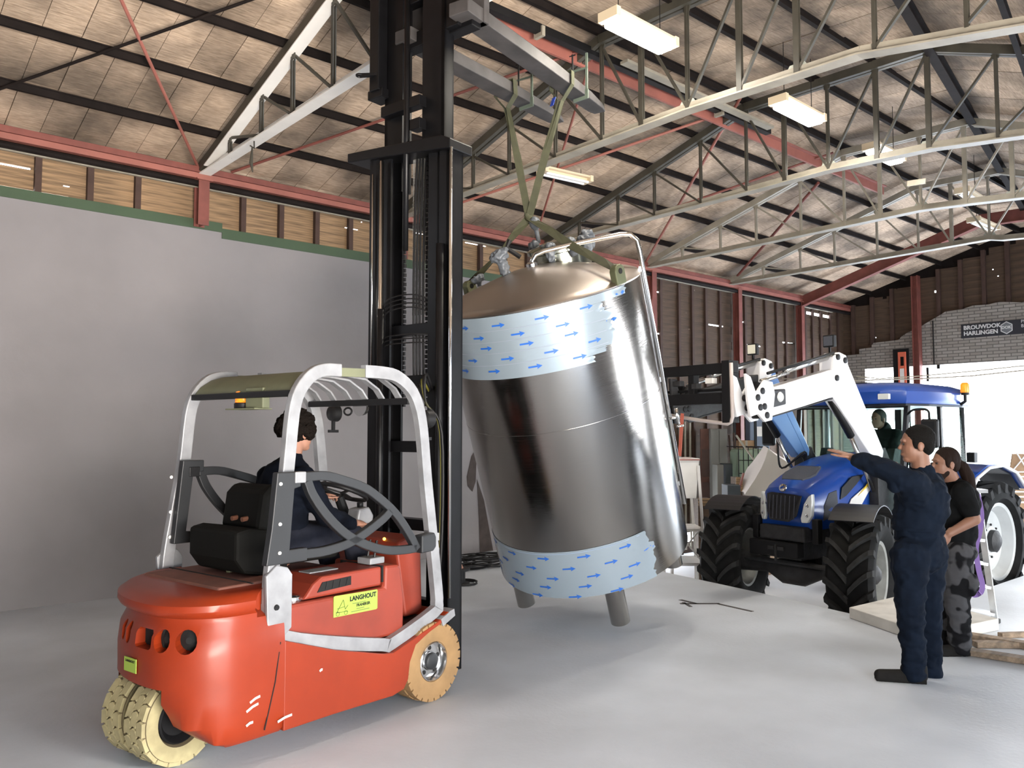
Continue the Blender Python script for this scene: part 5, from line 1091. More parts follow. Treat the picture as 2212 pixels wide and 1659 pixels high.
# near arm work lamp, lower mast post, hoses
wl2_ = obj('loader_lamp', MB().prism([(1.22, 2.46), (1.20, 2.65), (.99, 2.665), (.985, 2.50)], .575, .60, lambda p, t: V((p[0], t, p[1]))), m_grille, tr, bevel=.015)
obj('lamp_face', MB().lathe([(0, .055), (.012, .045), (.014, .02)], (1.09, .60, 2.575), (0, 1, 0), 20), m_hl, wl2_, smooth=40)
for s_ in (-1, 1): obj('loader_post', MB().prism([(-1.08, 2.02), (-.88, 2.0), (-.9, 1.3), (-1.15, 1.0), (-1.35, 1.0), (-1.3, 1.7)], -.06, .06, lambda p, t: V((p[0], s_*.5+t, p[1]))), m_cast, tr, bevel=.01)
obj('cross_tube', MB().tube([(.5, -.5, 2.56), (.5, .5, 2.56)], .05, 14), m_loader, tr, smooth=True)
for k in range(4): obj('hose', MB().tube(bez([(-.9, -.42, 1.75), (-.7+.02*k, -.35+.03*k, 1.9+.02*k), (-.5, -.5, 1.75), (-.45, -.52, 1.95+.05*k)], 5), .012, 6), m_blackp, tr, smooth=True)
# loader carriage: black frame with bent pale pipe hanging from it
cf = MB(); cf.bb(1.55, 1.65, -.66, .42, 2.82, 2.93).bb(1.55, 1.65, -.66, .42, 2.50, 2.62).bb(1.52, 1.68, .30, .40, 2.30, 2.95).bb(1.52, 1.64, -.66, -.58, 2.45, 2.93).bb(1.53, 1.62, -.2, -.12, 2.5, 2.9).bb(1.50, 1.56, -.66, .42, 2.64, 2.67)
car = obj('loader_carriage', cf, m_black, tr, bevel=.006)
for y, z, q in ((-.35, 2.74, .05), (-.1, 2.70, .04), (.1, 2.75, .05)): obj('carriage_fitting', MB().box((1.6, y, z), (.08, q*2, .06)), m_cast if y < .05 else m_white, car, bevel=.006)
obj('side_link', MB().prism([(1.45, 2.3), (1.55, 2.3), (1.60, 2.8), (1.5, 2.8)], -.5, -.46, lambda p, t: V((p[0], t, p[1]))), m_black, car)
bp_ = obj('bent_pipe', MB().tube([(1.66, .41, 2.92), (1.66, .42, 2.36), (1.66, .40, 2.31), (1.66, .36, 2.29), (1.66, 0, 2.33), (1.66, -.62, 2.42)], .02, 10), mat('pale_pipe', (.5, .44, .42), .5), tr, smooth=True)
for px_, py_, lb in (((1605), 764, 0), (1776, 754, 0)):
    pass
for y, x_, z, m_ in ((-.5, .05, 3.22, mat('cream_lamp_lens', (.75, .74, .62), .3)), (.5, -.02, 3.24, m_mesh)):
    w_ = obj('arm_lamp', MB().bb(x_-.03, x_+.03, y-.07, y+.07, z-.06, z+.08), m_black, tr, bevel=.01); obj('lamp_face', MB().bb(x_+.03, x_+.036, y-.055, y+.055, z-.045, z+.065), m_, w_); obj('lamp_stalk', MB().bb(x_-.01, x_+.01, y-.01, y+.01, z-.16, z-.05), m_black, w_)
tag(obj('red_strap', MB().bar(onplane(1474, 893, TRM@V((1.7, 0, 0)), FTd), onplane(1468, 985, TRM@V((1.7, 0, 0)), FTd), .045, .004, up=FTd), mat('red_strap', (.5, .13, .09), .7)), 'faded red strap hanging from the bent loader pipe', 'strap')
# ================================================================== PEOPLE
def J(o):
    return lambda x, y, d: at(x, y, d)-o
def person_root(label, loc):
    return thing('person', label, 'person', loc)
def shoe(parent, heel, toe, m_=None, r=.045):
    heel = V(heel); toe = V(toe); s_ = MB().cap(heel+V((0, 0, r)), toe+V((0, 0, r*.8)), r, r*.85).cap(heel+V((0, 0, r)), heel+V((0, 0, .1)), r, r*.95)
    s_.bar(heel+(heel-toe).normalized()*.03+V((0, 0, .012)), toe+(toe-heel).normalized()*.03+V((0, 0, .012)), .085, .024)
    return obj('shoe', blob(s_, .008, 2), m_ or m_shoe, parent)
vert = V((0, 0, 1))
# --- pointing man in a dark blue boiler suit
o1 = onplane(1985, 1462, (0, 0, 0), (0, 0, 1)); P1 = person_root('bearded-jawed man in dark blue boiler suit pointing with his outstretched arm', o1); j = J(o1)
P1['label'] = 'short-haired man in dark blue boiler suit pointing with his outstretched arm'
hc = j(1979, 961, 5.8); f1 = (-RT*.97+V((math.cos(AZ), math.sin(AZ), 0))*.25).normalized()
sk1 = MB(); fr = head(sk1, hc, f1, 1.06); sk1.cap(hc-V((0, 0, .06))-f1*.02, j(1990, 1022, 5.82), .06, .068)
shL, elL, wrL, fiL = j(1972, 1042, 5.62), j(1905, 1012, 5.74), j(1850, 992, 5.9), j(1788, 966, 6.08)
shR, elR, wrR = j(2012, 1046, 6.02), j(1960, 1040, 6.25), j(1925, 1004, 6.4)
hipL, knL, anL = j(1966, 1200, 5.72), j(1966, 1315, 5.72), j(1975, 1440, 5.76); hipR, knR, anR = j(2004, 1200, 5.92), j(2004, 1315, 5.9), j(2010, 1438, 5.92)
ch = j(1990, 1085, 5.82); wa = j(1983, 1140, 5.82); hp = j(1984, 1185, 5.82)
def limb(mb, pts, rs):
    for a, b, r1, r2 in zip(pts[:-1], pts[1:], rs[:-1], rs[1:]): mb.cap(a, b, r1, r2)
limb(sk1, [shL, elL, wrL], [.055, .042, .028]); limb(sk1, [shR, elR, wrR], [.055, .042, .028]); limb(sk1, [hipL, knL, anL], [.085, .055, .04]); limb(sk1, [hipR, knR, anR], [.085, .055, .04]); sk1.cap(ch, hp, .14, .13)
dL = (fiL-wrL).normalized(); hand(sk1, wrL+dL*.03, dL, (0, 0, -1), 1.1, .06, 1, .22); dRr = (wrR-elR).normalized(); hand(sk1, wrR, -RT, (0, 0, -1), 1.0, .3, -1)
obj('body', blob(sk1, .0065, 3), m_skin2, P1); eyes(hc, fr, 1.06, P1)
def short_hair(hc, fr, s, parent, m_, back=1.0, side=.3):
    f, l, u, rot = fr; hb = MB(); hb.ell(hc+u*.042*s-f*.022*s, (.100*s, .083*s, .094*s), rot, 22, 16); hb.ell(hc-f*.055*s+u*.0*s, (.06*s, .076*s, .075*s), rot)
    for q in (-1, 1): hb.ell(hc+l*q*.068*s+u*.02*s+f*.012*s, (.022*s, .014*s, .05*s), rot, 10, 8)
    me = blob(hb, .007, 1); return obj('hair', me, m_, parent)
m_hair1 = mat('short_dark_hair', (.005, .0045, .004), .85, spec=.12, bump=.6, bscale=70)
short_hair(hc, fr, 1.06, P1, m_hair1)
m_suit = mat('boiler_suit', (.005, .009, .018), .9, spec=.1, var=.35, scale=9, bump=.35, bscale=14)
su = MB(); su.cap(ch, wa, .175, .165); l1 = vert.cross(f1); su.ell(ch-f1*-.0+V((0, 0, .03)), (.17, .2, .2), M((f1, l1, vert)).transposed()); su.ell(ch-f1*.05, (.13, .19, .2), M((f1, l1, vert)).transposed())
su.ell(hp-f1*.02, (.165, .18, .17), M((f1, l1, vert)).transposed()); su.cap(shL, shR, .085, .085); su.cap(ch+V((0, 0, .12)), j(1990, 1020, 5.82), .13, .085); su.cap(shL, ch, .09, .15); su.cap(shR, ch, .09, .15)
limb(su, [shL, elL, j(1858, 995, 5.87)], [.088, .074, .058]); limb(su, [shR, elR, elR*.3+wrR*.7], [.088, .07, .052]); su.ell(j(1930, 1045, 5.68), (.05, .05, .06))
for a, b, c_ in ((hipL, knL, anL), (hipR, knR, anR)):
    limb(su, [a, a*.5+b*.5, b, b*.5+c_*.5, c_+V((0, 0, -.035))], [.125, .112, .092, .082, .078])
# folds
random.seed(2)
for a, b, k_ in ((knL, anL, 3), (knR, anR, 3)):
    for i in range(k_): q = a+(b-a)*(.5+.2*i); su.lathe([(-.016, .078), (0, .090), (.016, .078)], q, (b-a).normalized()+V((.2*(-1)**i, .2, 0)), 14)
suit = obj('boiler_suit', blob(su, .009, 4, wr=.016, wsc=(5, 5, 7)), m_suit, P1)
obj('collar', blob(MB().lathe([(-.03, .085), (.045, .078), (.045, .068), (-.03, .075)], j(1990, 1024, 5.82), vert-f1*.25, 24), .007, 2), m_suit, suit)
obj('waist_seam', MB().lathe([(-.018, .162), (0, .172), (.018, .162)], wa, vert, 28), m_suit, suit, smooth=True)
shoe(P1, anL*V((1, 1, 0))-f1*.04, anL*V((1, 1, 0))+f1*.22); shoe(P1, anR*V((1, 1, 0))-f1*.03, anR*V((1, 1, 0))+f1*.16)
# --- ponytail man
o2 = onplane(2060, 1408, (0, 0, 0), (0, 0, 1)); P2 = person_root('bearded man with long ponytail, black t-shirt and camouflage trousers, hand on hip', o2); j = J(o2); D2 = 6.5
hc = j(2041, 1002, D2); f2 = (-RT*.96-V((math.cos(AZ), math.sin(AZ), 0))*.05+V((0, 0, 0))).normalized(); sk2 = MB(); fr = head(sk2, hc, f2, 1.0); sk2.cap(hc-V((0, 0, .06))-f2*.02, j(2060, 1044, D2+.02), .056, .06)
shL, elL, wrL = j(2080, 1066, D2-.14), j(2105, 1122, D2-.2), j(2050, 1153, D2-.2); shR, elR, wrR = j(2056, 1066, D2+.2), j(2048, 1118, D2+.3), j(2040, 1160, D2+.2)
hipL, knL, anL = j(2070, 1200, D2-.08), j(2068, 1295, D2-.08), j(2074, 1392, D2-.05); hipR, knR, anR = j(2052, 1200, D2+.1), j(2044, 1295, D2+.08), j(2052, 1385, D2+.1)
ch = j(2070, 1092, D2+.02); wa = j(2064, 1145, D2+.02); hp = j(2064, 1180, D2+.02)
limb(sk2, [shL, elL, wrL], [.055, .045, .030]); limb(sk2, [shR, elR, wrR], [.055, .045, .03]); limb(sk2, [hipL, knL, anL], [.08, .055, .04]); limb(sk2, [hipR, knR, anR], [.08, .055, .04]); sk2.cap(ch, hp, .13, .12)
hand(sk2, wrL, (-RT*.5-V((0, 0, .8))), (FW*1.0), .95, .5, -1); hand(sk2, wrR, (-RT*.3-V((0, 0, .9))), RT, .95, .5, 1)
obj('body', blob(sk2, .0065, 3), m_skin2, P2); eyes(hc, fr, 1, P2)
short_hair(hc, fr, 1.0, P2, m_hair2)
pt = MB(); limb(pt, [hc-f2*.09+V((0, 0, .01)), j(2080, 1008, D2), j(2090, 1028, D2), j(2098, 1060, D2-.02), j(2103, 1085, D2-.02)], [.035, .042, .05, .04, .015]); obj('ponytail', blob(pt, .008, 2), m_hair2, P2)
bd = MB(); f, l, u, rot = fr; bd.ell(hc+f*.045-u*.09, (.045, .05, .045), rot); bd.ell(hc+f*.015-u*.065, (.045, .062, .042), rot); obj('beard', blob(bd, .008, 2), m_hair2, P2)
m_tee = mat('black_tshirt', (.006, .0065, .007), .9, spec=.1, var=.3, scale=10, bump=.25, bscale=16)
te = MB(); l2 = vert.cross(f2); rt2 = M((f2, l2, vert)).transposed(); te.cap(ch, hp+V((0, 0, .02)), .155, .148); te.ell(ch+V((0, 0, .02)), (.145, .19, .19), rt2); te.cap(shL, shR, .075, .075); te.cap(ch+V((0, 0, .12)), j(2060, 1046, D2+.02), .11, .072); te.cap(shL, ch, .08, .14)
te.cap(shL, shL*.35+elL*.65, .084, .070); te.cap(shR, shR*.35+elR*.65, .084, .07); obj('tshirt', blob(te, .009, 4, wr=.008, wsc=(7, 7, 9)), m_tee, P2)
m_camo = mat('camouflage_cloth', (.06, .06, .064), .9, spec=.1, var=.85, scale=9, bump=.25, bscale=16, col2=(.008, .008, .009), detail=1)
for e_, p_ in zip([q for q in m_camo.node_tree.nodes if q.type == 'VALTORGB'][0].color_ramp.elements, (.47, .53)): e_.position = p_
ct = MB(); ct.ell(hp-V((0, 0, .03)), (.15, .165, .12), rt2)
for a, b, c_ in ((hipL, knL, anL), (hipR, knR, anR)):
    limb(ct, [a, a*.5+b*.5, b, b*.5+c_*.5, c_+V((0, 0, -.02))], [.118, .108, .09, .085, .075])
    for i in range(3): q = b+(c_-b)*(.45+.25*i); ct.lathe([(-.016, .076), (0, .092), (.016, .076)], q, (c_-b).normalized()+V((.2*(-1)**i, .2, 0)), 14)
ct.ell(hipL*.4+knL*.6-FW*.09+RT*.06, (.05, .05, .09)); obj('trousers', blob(ct, .009, 3, wr=.010, wsc=(6, 6, 9)), m_camo, P2)
shoe(P2, anL*V((1, 1, 0))-f2*.03, anL*V((1, 1, 0))+f2*.19); shoe(P2, anR*V((1, 1, 0))-f2*.03, anR*V((1, 1, 0))+f2*.19)
# --- tractor driver
o3 = TRM@V((-2.2, 0, 1.1)); P3 = person_root('man in dark jacket sitting at the wheel inside the tractor cab', o3); D3 = 11.3; j = J(o3); T3 = lambda x, y, z: TRM@V((x, y, z))-o3
hc = j(1897, 906, D3); f3 = (FTd*.5-RT*.8-FW*.3); f3.z = 0; f3.normalize(); sk3 = MB(); fr = head(sk3, hc, f3, 1.08); ch = j(1912, 958, D3); hp = T3(-2.3, 0, 1.62); sk3.cap(hc-V((0, 0, .06)), ch+V((0, 0, .2)), .06, .07); sk3.cap(ch, hp, .15, .14)
l3 = vert.cross(f3); shs = [ch+l3*s_*.19+V((0, 0, .12)) for s_ in (-1, 1)]; hands_ = [T3(-1.78, s_*.16+.05, 1.84) for s_ in (-1, 1)]; els = [(a+b)/2-V((0, 0, .14)) for a, b in zip(shs, hands_)]
for a, b, c_ in zip(shs, els, hands_): limb(sk3, [a, b, c_], [.055, .045, .03]); hand(sk3, c_, FTd, (0, 0, -1), 1, .7, 1)
for s_ in (-1, 1): limb(sk3, [hp+LTd*s_*.1, T3(-1.75, s_*.17, 1.62), T3(-1.6, s_*.17, 1.16)], [.085, .06, .045])
obj('body', blob(sk3, .009, 3), m_skin2, P3); short_hair(hc, fr, 1.06, P3, mat('grey_hair', (.05, .045, .04), .8, bump=.5, bscale=60)); eyes(hc, fr, 1.08, P3)
jk = MB(); jk.cap(ch, hp, .18, .17); jk.ell(ch+V((0, 0, .03)), (.16, .22, .19), M((f3, l3, vert)).transposed()); jk.cap(shs[0], shs[1], .08, .08); jk.cap(ch+V((0, 0, .1)), ch+V((0, 0, .22)), .11, .08)
for a, b, c_ in zip(shs, els, hands_): limb(jk, [a, b, b*.2+c_*.8], [.082, .066, .05])
obj('jacket', blob(jk, .011, 4, wr=.009, wsc=(6, 6, 9)), mat('dark_green_jacket', (.010, .016, .014), .85, var=.3, scale=9, bump=.3, bscale=14), P3)
tj = MB()
for s_ in (-1, 1): limb(tj, [hp+LTd*s_*.1, T3(-1.75, s_*.17, 1.62), T3(-1.6, s_*.17, 1.2)], [.11, .085, .065])
obj('trousers', blob(tj, .011, 3), m_navy, P3)
for s_ in (-1, 1): obj('shoe', blob(MB().cap(T3(-1.62, s_*.17, 1.145), T3(-1.45, s_*.17, 1.14), .045, .038), .009, 2), m_shoe, P3)
# ================================================================== LADDER, STRAP, TIMBERS, CABLES
m_alu = mat('aluminium', (.62, .63, .64), .35, metal=.7, var=.15, scale=10)
ZP = (0, 0, 0), (0, 0, 1)
lt = at(2100, 1062, 7.15); fR = onplane(2150, 1346, *ZP); fL = onplane(2018, 1312, (0, 0, .1), (0, 0, 1)); fB = onplane(2108, 1300, *ZP)
ldr = thing('step_ladder', 'aluminium step ladder standing behind the ponytail man', 'ladder', (lt.x, lt.y, 0)); q0 = V((lt.x, lt.y, 0))
la = MB(); topA, topB = lt-q0-RT*.14, lt-q0+RT*.02; back = V((math.cos(AZ), math.sin(AZ), 0))
obj('stile', MB().bar(lt-q0+RT*.04, fR-q0, .05, .025), m_alu, ldr); obj('stile', MB().bar(lt-q0-RT*.18, fL-q0, .05, .025), m_alu, ldr)
obj('rear_stile', MB().bar(lt-q0+RT*.04, fR-q0+back*.55, .04, .02), m_alu, ldr); obj('rear_stile', MB().bar(lt-q0-RT*.18, fL-q0+back*.6, .04, .02), m_alu, ldr)
for t in (.18, .36, .54, .72, .93):
    a = (lt-q0+RT*.04)*(1-t)+(fR-q0)*t; b = (lt-q0-RT*.18)*(1-t)+(fL-q0)*t; obj('step', MB().bar(a, b, .08, .025), m_alu, ldr)
for p in (fR-q0, fL-q0): obj('foot', MB().box(p+V((0, 0, .02)), (.07, .07, .04)), m_black, ldr, bevel=.006)
obj('platform', MB().box(lt-q0-RT*.07+V((0, 0, .01)), (.2, .3, .03), rz=AZ), m_alu, ldr)
m_purp = mat('purple_webbing', (.16, .09, .28), .7)
D = 7.0; ps = [(2112, 1068), (2120, 1110), (2116, 1150), (2108, 1185), (2114, 1230), (2122, 1262), (2118, 1280), (2105, 1285), (2093, 1279)]
tag(ribbon('purple_strap', [at(p.x, p.y, D) for p in bez([(x, y, 0) for x, y in ps], 4)], .045, [RT*.8+UP*.5]*33, m_purp), 'purple ratchet strap hanging from the step ladder', 'strap')
rt_ = at(2102, 1138, 6.95); tag(obj('ratchet', MB().box(rt_, (.07, .06, .10)).box(rt_+UP*.03, (.10, .02, .03)), m_black, bevel=.008), 'black ratchet buckle hanging on the step ladder', 'ratchet')
m_tim = mat('weathered_timber', (.30, .22, .15), .8, var=.5, scale=5, stretch=(1, 5, 5), bump=.2)
for k, (a, b, w_, h_, lb) in enumerate((((2040, 1372), (2330, 1420), .10, .05, 'weathered timber lying on the floor, farthest of the pile behind the ponytail man'), ((2105, 1398), (2380, 1400), .09, .045, 'weathered timber lying on the floor, middle one right of the shoes'), ((2085, 1412), (2300, 1446), .12, .04, 'weathered timber board on the floor, nearest to the camera'), ((2160, 1378), (2340, 1372), .06, .04, 'thin timber batten on the floor at the right edge'))):
    A_, B_ = onplane(*a, *ZP), onplane(*b, *ZP); z = V((0, 0, h_/2+.002)); tag(obj('timber', MB().bar(A_+z, B_+z, w_, h_), m_tim, bevel=.004), lb, 'timber', 'timbers lying on the floor')
# cables and reel by the left wall
cb = MB(); random.seed(4); cc = onplane(1050, 1222, *ZP)
for k in range(12):
    r_ = random.uniform(.18, .42); ox, oy = random.uniform(-.3, .25), random.uniform(-.15, .15); z0 = .012+.011*k
    cb.tube([(cc.x+ox+r_*math.cos(t*.35+k)*(1+.15*math.sin(t*1.7+k)), cc.y+oy+r_*.6*math.sin(t*.35+k), z0+.008*math.sin(t*.9)) for t in range(18)], .009, 6, closed=True)
cb.tube(bez([(cc.x-.6, cc.y-.25, .01), (cc.x-.2, cc.y-.1, .01), (cc.x+.4, cc.y-.3, .01), (cc.x+.9, cc.y-.2, .01)], 6), .009, 6)
tag(obj('coiled_cables', cb, m_blackp, smooth=True), 'tangle of black cables lying by the left wall below the tank', 'cable')
rc = onplane(988, 1262, *ZP); rl = thing('cable_reel', 'small black cable reel with pink hub on the floor beside the mast foot', 'reel', rc)
obj('drum', MB().lathe([(0, .14), (.02, .14), (.02, .09), (.16, .09), (.16, .14), (.18, .14)], (0, 0, 0), (0, 0, 1), 24), m_blackp, rl, smooth=40); obj('hub', MB().lathe([(.18, .07), (.22, .05), (.28, .03)], (0, 0, 0), (0, 0, 1), 16), m_skin, rl, smooth=40)
obj('cable', MB().tube([(.15*math.cos(t*.5)+.05, .15*math.sin(t*.5)-.05, .012+.01*(t//12)) for t in range(30)], .009, 6), m_blackp, rl, smooth=True)
# ================================================================== CLUTTER BEHIND THE TANK AND TRACTOR
GZ = -.5
def gp_(x, d): r = onplane(x, 934, V((math.cos(AZ)*d, math.sin(AZ)*d, HC)), (math.cos(AZ), math.sin(AZ), 0)); return V((r.x, r.y, 0))
def zpx(y, d): return at(1600, y, d).z
def upright(name, label, cat, x0, x1, yt, d, dep, m_, zb=GZ, ang=0, bevel=.01):
    a, b = gp_(x0, d), gp_(x1, d); c = (a+b)/2; w_ = (b-a).length; zt = zpx(yt, d); r = thing(name, label, cat, (c.x, c.y, zb), math.atan2((b-a).y, (b-a).x)+ang)
    obj('body', MB().bb(-w_/2, w_/2, 0, dep, 0, zt-zb), m_, r, bevel=bevel); return r, w_, zt-zb
m_cab = mat('dull_cabinet', (.16, .155, .135), .6, var=.12, scale=3)
m_bgrey = mat('blue_grey_panel', (.16, .20, .27), .6, var=.08, scale=3)
r, w_, h_ = upright('cabinet', 'tall dull grey metal cabinet standing against the back left wall', 'cabinet', 1534, 1571, 926, 15, .5, m_cab)
obj('door', MB().bb(-w_/2+.01, -.005, -.02, 0, .05, h_-.03), m_cab, r); obj('door', MB().bb(.005, w_/2-.01, -.02, 0, .05, h_-.03), m_cab, r); obj('handle', MB().bb(.02, .04, -.04, -.02, h_*.5, h_*.5+.12), m_black, r)
r, w_, h_ = upright('wood_panel', 'reddish brown wooden panel leaning left of the grey cabinet', 'panel', 1513, 1534, 926, 15.1, .05, mat('red_brown_wood', (.10, .04, .025), .7, var=.3, scale=6))
for k in range(3): obj('slat', MB().bb(-w_/2+.02, w_/2-.02, -.015, 0, .2+k*.6, .7+k*.6), m_stud, r)
r, w_, h_ = upright('locker', 'blue-grey locker with white label behind the tractor loader', 'locker', 1620, 1662, 898, 15.3, .3, m_bgrey)
obj('label_plate', MB().bb(-.05, .1, -.01, 0, h_-.38, h_-.2), m_white, r); obj('door', MB().bb(-w_/2+.02, w_/2-.02, -.008, 0, .05, h_-.45), m_bgrey, r)
# shelf rack with cardboard boxes
d = 14.7; a, b = gp_(1602, d), gp_(1617, d); rk = thing('shelf_rack', 'dark shelf rack with cardboard boxes left of the blue-grey locker', 'rack', (a.x, a.y, GZ), math.atan2((b-a).y, (b-a).x)); zt = zpx(880, d)-GZ; w_ = .45
for x_ in (-.12, .25): obj('upright', MB().bb(x_-.02, x_+.02, 0, .04, 0, zt), m_black, rk)
for z in (.5, .95, 1.4, 1.8): obj('shelf', MB().bb(-.12, .25, 0, .4, z, z+.03), m_stud, rk)
m_card = mat('cardboard', (.36, .22, .12), .8, var=.15, scale=5)
fdir = (b-a).normalized(); bdir = V((-fdir.y, fdir.x, 0))
for k, z in enumerate((.53, .98, 1.43, 1.83)):
    c = V((a.x, a.y, GZ))+fdir*.09+bdir*.15+V((0, 0, .002)); o = tag(obj('cardboard_box', MB().box((0, 0, .12), (.28, .25, .22)), m_card, bevel=.004), 'cardboard box on the shelf rack, %s' % ('lowest shelf', 'second shelf', 'third shelf', 'top shelf')[k], 'box', 'boxes on the rack'); o.location = c+V((0, 0, z)); o.rotation_euler = (0, 0, math.atan2(fdir.y, fdir.x))
    obj('tape', MB().bb(-.02, .02, -.127, -.125, .01, .23), m_cream, o)
# caged liquid container
d = 13.6; a, b = gp_(1601, d), gp_(1652, d); c = (a+b)/2; w_ = (b-a).length*1.25; ib = thing('caged_container', 'pale green plastic container in a wire cage behind the tractor', 'container', (c.x, c.y, GZ), math.atan2((b-a).y, (b-a).x)); zt = zpx(966, d)-GZ; zb = zpx(1018, d)-GZ-.25
obj('tank_body', MB().bb(-w_/2+.03, w_/2-.03, .03, .7, zb, zt-.03), mat('pale_green_plastic', (.27, .36, .26), .5), ib, bevel=.06)
cg2 = []
for k in range(7): x_ = -w_/2+w_*k/6; obj('cage_wire', MB().tube([(x_, 0, zb), (x_, 0, zt), (x_, .73, zt)], .008, 6), m_black, ib)
for k in range(4): z = zb+(zt-zb)*k/3; obj('cage_wire', MB().tube([(-w_/2, 0, z), (w_/2, 0, z), (w_/2, .73, z)], .008, 6), m_black, ib)
pb = obj('pallet', MB().bb(-w_/2, w_/2, 0, .75, zb-.06, zb-.02), m_wood, ib)
for x_ in (-w_/2+.06, 0, w_/2-.06): obj('pallet_block', MB().bb(x_-.05, x_+.05, 0, .75, 0, zb-.06), m_wood2, ib)
# white sheet draped behind the hood
d = 12.6; poly = [(1608, 1062), (1625, 1030), (1640, 1003), (1652, 985), (1664, 962), (1680, 975), (1700, 990), (1712, 1010), (1712, 1070), (1650, 1070)]; c = gp_(1660, d); pts = [at(x, y, d)-c for x, y in poly]
rings = []
for k in range(5):
    t = k/4; rings.append([p*(1)+back*(t*.5)+V((0, 0, -.12*abs(t-.4)))+RT*.04*math.sin(3*t+i) for i, p in enumerate(pts)])
o = tag(obj('white_sheet', MB().loft(rings), mat('white_sheet', (.66, .60, .55), .8, bump=.3, bscale=6), smooth=40), 'white plastic sheet draped over a load behind the tractor hood', 'sheet'); o.location = c
o = tag(obj('covered_load', MB().loft([[V((a_*s_*.95, b_*s_*.6, z)) for a_, b_ in ((-.45, -.4), (.45, -.4), (.45, .4), (-.45, .4))] for z, s_ in ((0, 1), (.7, .9), (.75, .8))]), m_card, bevel=.02), 'low brown load under the white sheet behind the tractor', 'load'); o.location = (c.x+.4, c.y+.45, GZ)
# white tank trolley at the right of the steel tank
d = 11.2; a, b = gp_(1458, d), gp_(1512, d); c = (a+b)/2; w_ = (b-a).length; tt = thing('tub_trolley', 'white tub on a white metal trolley frame right of the hanging tank', 'trolley', (c.x, c.y, GZ), math.atan2((b-a).y, (b-a).x)); zt = zpx(990, d)-GZ; zm = zpx(1078, d)-GZ
obj('tub', MB().loft([[V((x_*s_, .35+y_*s_, z)) for x_, y_ in ((-w_/2, -.3), (w_/2, -.3), (w_/2, .3), (-w_/2, .3))] for z, s_ in ((zm, .8), (zt-.06, .98), (zt-.02, 1.02), (zt, 1.02), (zt-.01, .94), (zm+.1, .78))]), m_white, tt, bevel=.01)
obj('rusty_rim', MB().bb(-w_/2*1.03, w_/2*1.03, .03, .67, zt-.03, zt-.012), m_redlite, tt)
for s_ in (-1, 1):
    for y_ in (.05, .62): obj('leg', MB().bar((s_*w_*.45, y_, zt-.1), (s_*w_*.72, y_-.03, 0), .035, .035), m_white, tt)
    obj('side_brace', MB().bar((s_*w_*.6, .05, .45), (-s_*w_*.6, .05, .95), .02, .02), m_white, tt)
obj('lower_shelf', MB().bb(-w_*.65, w_*.65, 0, .66, .42, .46).bb(-w_*.65, w_*.65, 0, .66, .88, .91), m_white, tt)
for (x0, x1, yt_, yb_, dd, lb) in ((1506, 1535, 1076, 1093, 12.1, 'small wooden crate right of the tub trolley'), (1588, 1602, 1030, 1062, 12.9, 'brown box standing left of the caged container')):
    a, b = at(x0, yb_, dd), at(x1, yt_, dd); w_ = abs((b-a).dot(RT)); h_ = b.z-a.z; c = gp_((x0+x1)/2, dd); r = thing('wooden_crate' if x0 < 1550 else 'brown_box', lb, 'crate' if x0 < 1550 else 'box', (c.x, c.y, GZ), AZ-R(90)); top = b.z-GZ
    for k in range(3): obj('plank', MB().bb(-w_/2, w_/2, -.02, 0, top-h_+h_*k/3+.004, top-h_+h_*(k+1)/3-.004), m_wood, r)
    obj('side', MB().bb(-w_/2, w_/2, 0, .3, .0, top-.01), m_wood2, r, bevel=.003)
for (x0, x1, yt_, dd, lb) in ((1548, 1562, 1004, 13.6, 'light grey box right of the tall cabinet'), (1565, 1590, 1002, 14.1, 'dark blue-grey crate stack beside the caged container'), (1570, 1598, 1048, 12.2, 'low teal crate in front of the caged container')):
    upright('storage_crate', lb, 'crate', x0, x1, yt_, dd, .35, m_cab if x0 < 1550 else mat('slate_plastic', (.06, .07, .08), .6), bevel=.01)
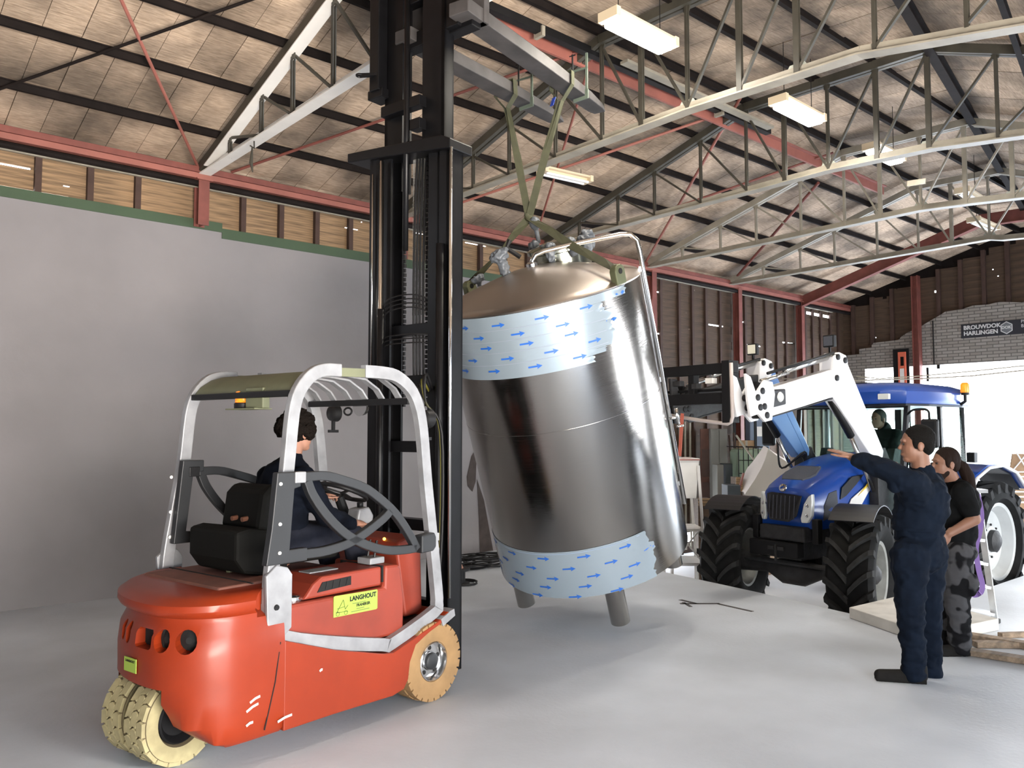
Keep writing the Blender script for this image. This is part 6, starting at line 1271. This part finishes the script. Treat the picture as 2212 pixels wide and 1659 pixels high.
for k, (x0, y0, x1, y1, dd, m_, lb) in enumerate(((1590, 940, 1608, 965, 13.2, m_cream, 'pale plank leaning left of the rack'), (1596, 1060, 1606, 1022, 12.4, m_redlite, 'pinkish batten leaning against the brown box'), (1575, 940, 1582, 1040, 14.6, m_stud, 'dark board leaning beside the tall cabinet'), (1585, 935, 1592, 1040, 14.5, m_stud, 'second dark board leaning beside the tall cabinet'))):
    pa, pb2 = sorted((at(x0, y0, dd), at(x1, y1, dd)), key=lambda q: q.z); dn_ = (pa-pb2).normalized(); pa = pa+dn_*((pa.z+.49)/-dn_.z)
    tag(obj('leaning_board', MB().bar(pa, pb2, .06, .02), m_), lb, 'board')
# pipes along the back wall, stored black beams rack high
tag(obj('wall_pipes', MB().tube([(12.2, WY-.05, -.4), (12.2, WY-.05, 1.9)], .02, 8).tube([(12.35, WY-.05, -.4), (12.35, WY-.05, 1.9)], .02, 8).tube([(12.5, WY-.05, -.4), (12.5, WY-.05, 1.9)], .02, 8), m_cream), 'three pale vertical pipes on the back left wall', 'pipe')
# pallets and boxes outside at the right
for k, (x0, x1, yt_, yb_, d, lb) in enumerate(((2165, 2300, 1018, 1070, 15.2, 'wooden pallet crate standing upright outside at the right edge'),)):
    a, b = gp_(x0, d), gp_(x1, d); c = (a+b)/2; w_ = (b-a).length; r = thing('pallet_crate', lb, 'crate', (c.x, c.y, 0), math.atan2((b-a).y, (b-a).x)); zt = zpx(yt_, d)
    for i in range(6): z = .45+(zt-.45)*i/6; obj('slat', MB().bb(-w_/2, w_/2, -.02, 0, z, z+.075), m_wood, r)
    for x_ in (-w_/2+.05, 0, w_/2-.05): obj('batten', MB().bb(x_-.04, x_+.04, 0, .04, 0, zt), m_wood, r)
    obj('carton', MB().bb(-w_/2, w_/2, -.05, .5, 0, .42), m_card, r, bevel=.01); obj('base', MB().bb(-w_/2, w_/2, -.04, .4, -.0, .03), m_black, r)
d = 15.0; a, b = gp_(2186, d), gp_(2240, d); r = thing('trestle', 'brown and white trestle standing on the pallet crate at the right edge', 'trestle', (a.x, a.y, zpx(1018, 15.2)), math.atan2((b-a).y, (b-a).x))
obj('panel', MB().prism([(0, 0), (.5, 0), (.42, .32), (.06, .32)], 0, .03, lambda p, t: V((p[0], t+.1, p[1]))), m_card, r)
for x0, x1 in ((.0, .3), (.3, .1)): obj('leg', MB().bar((x0, .05, 0), (x1, .05, .34), .02, .02), m_white, r)
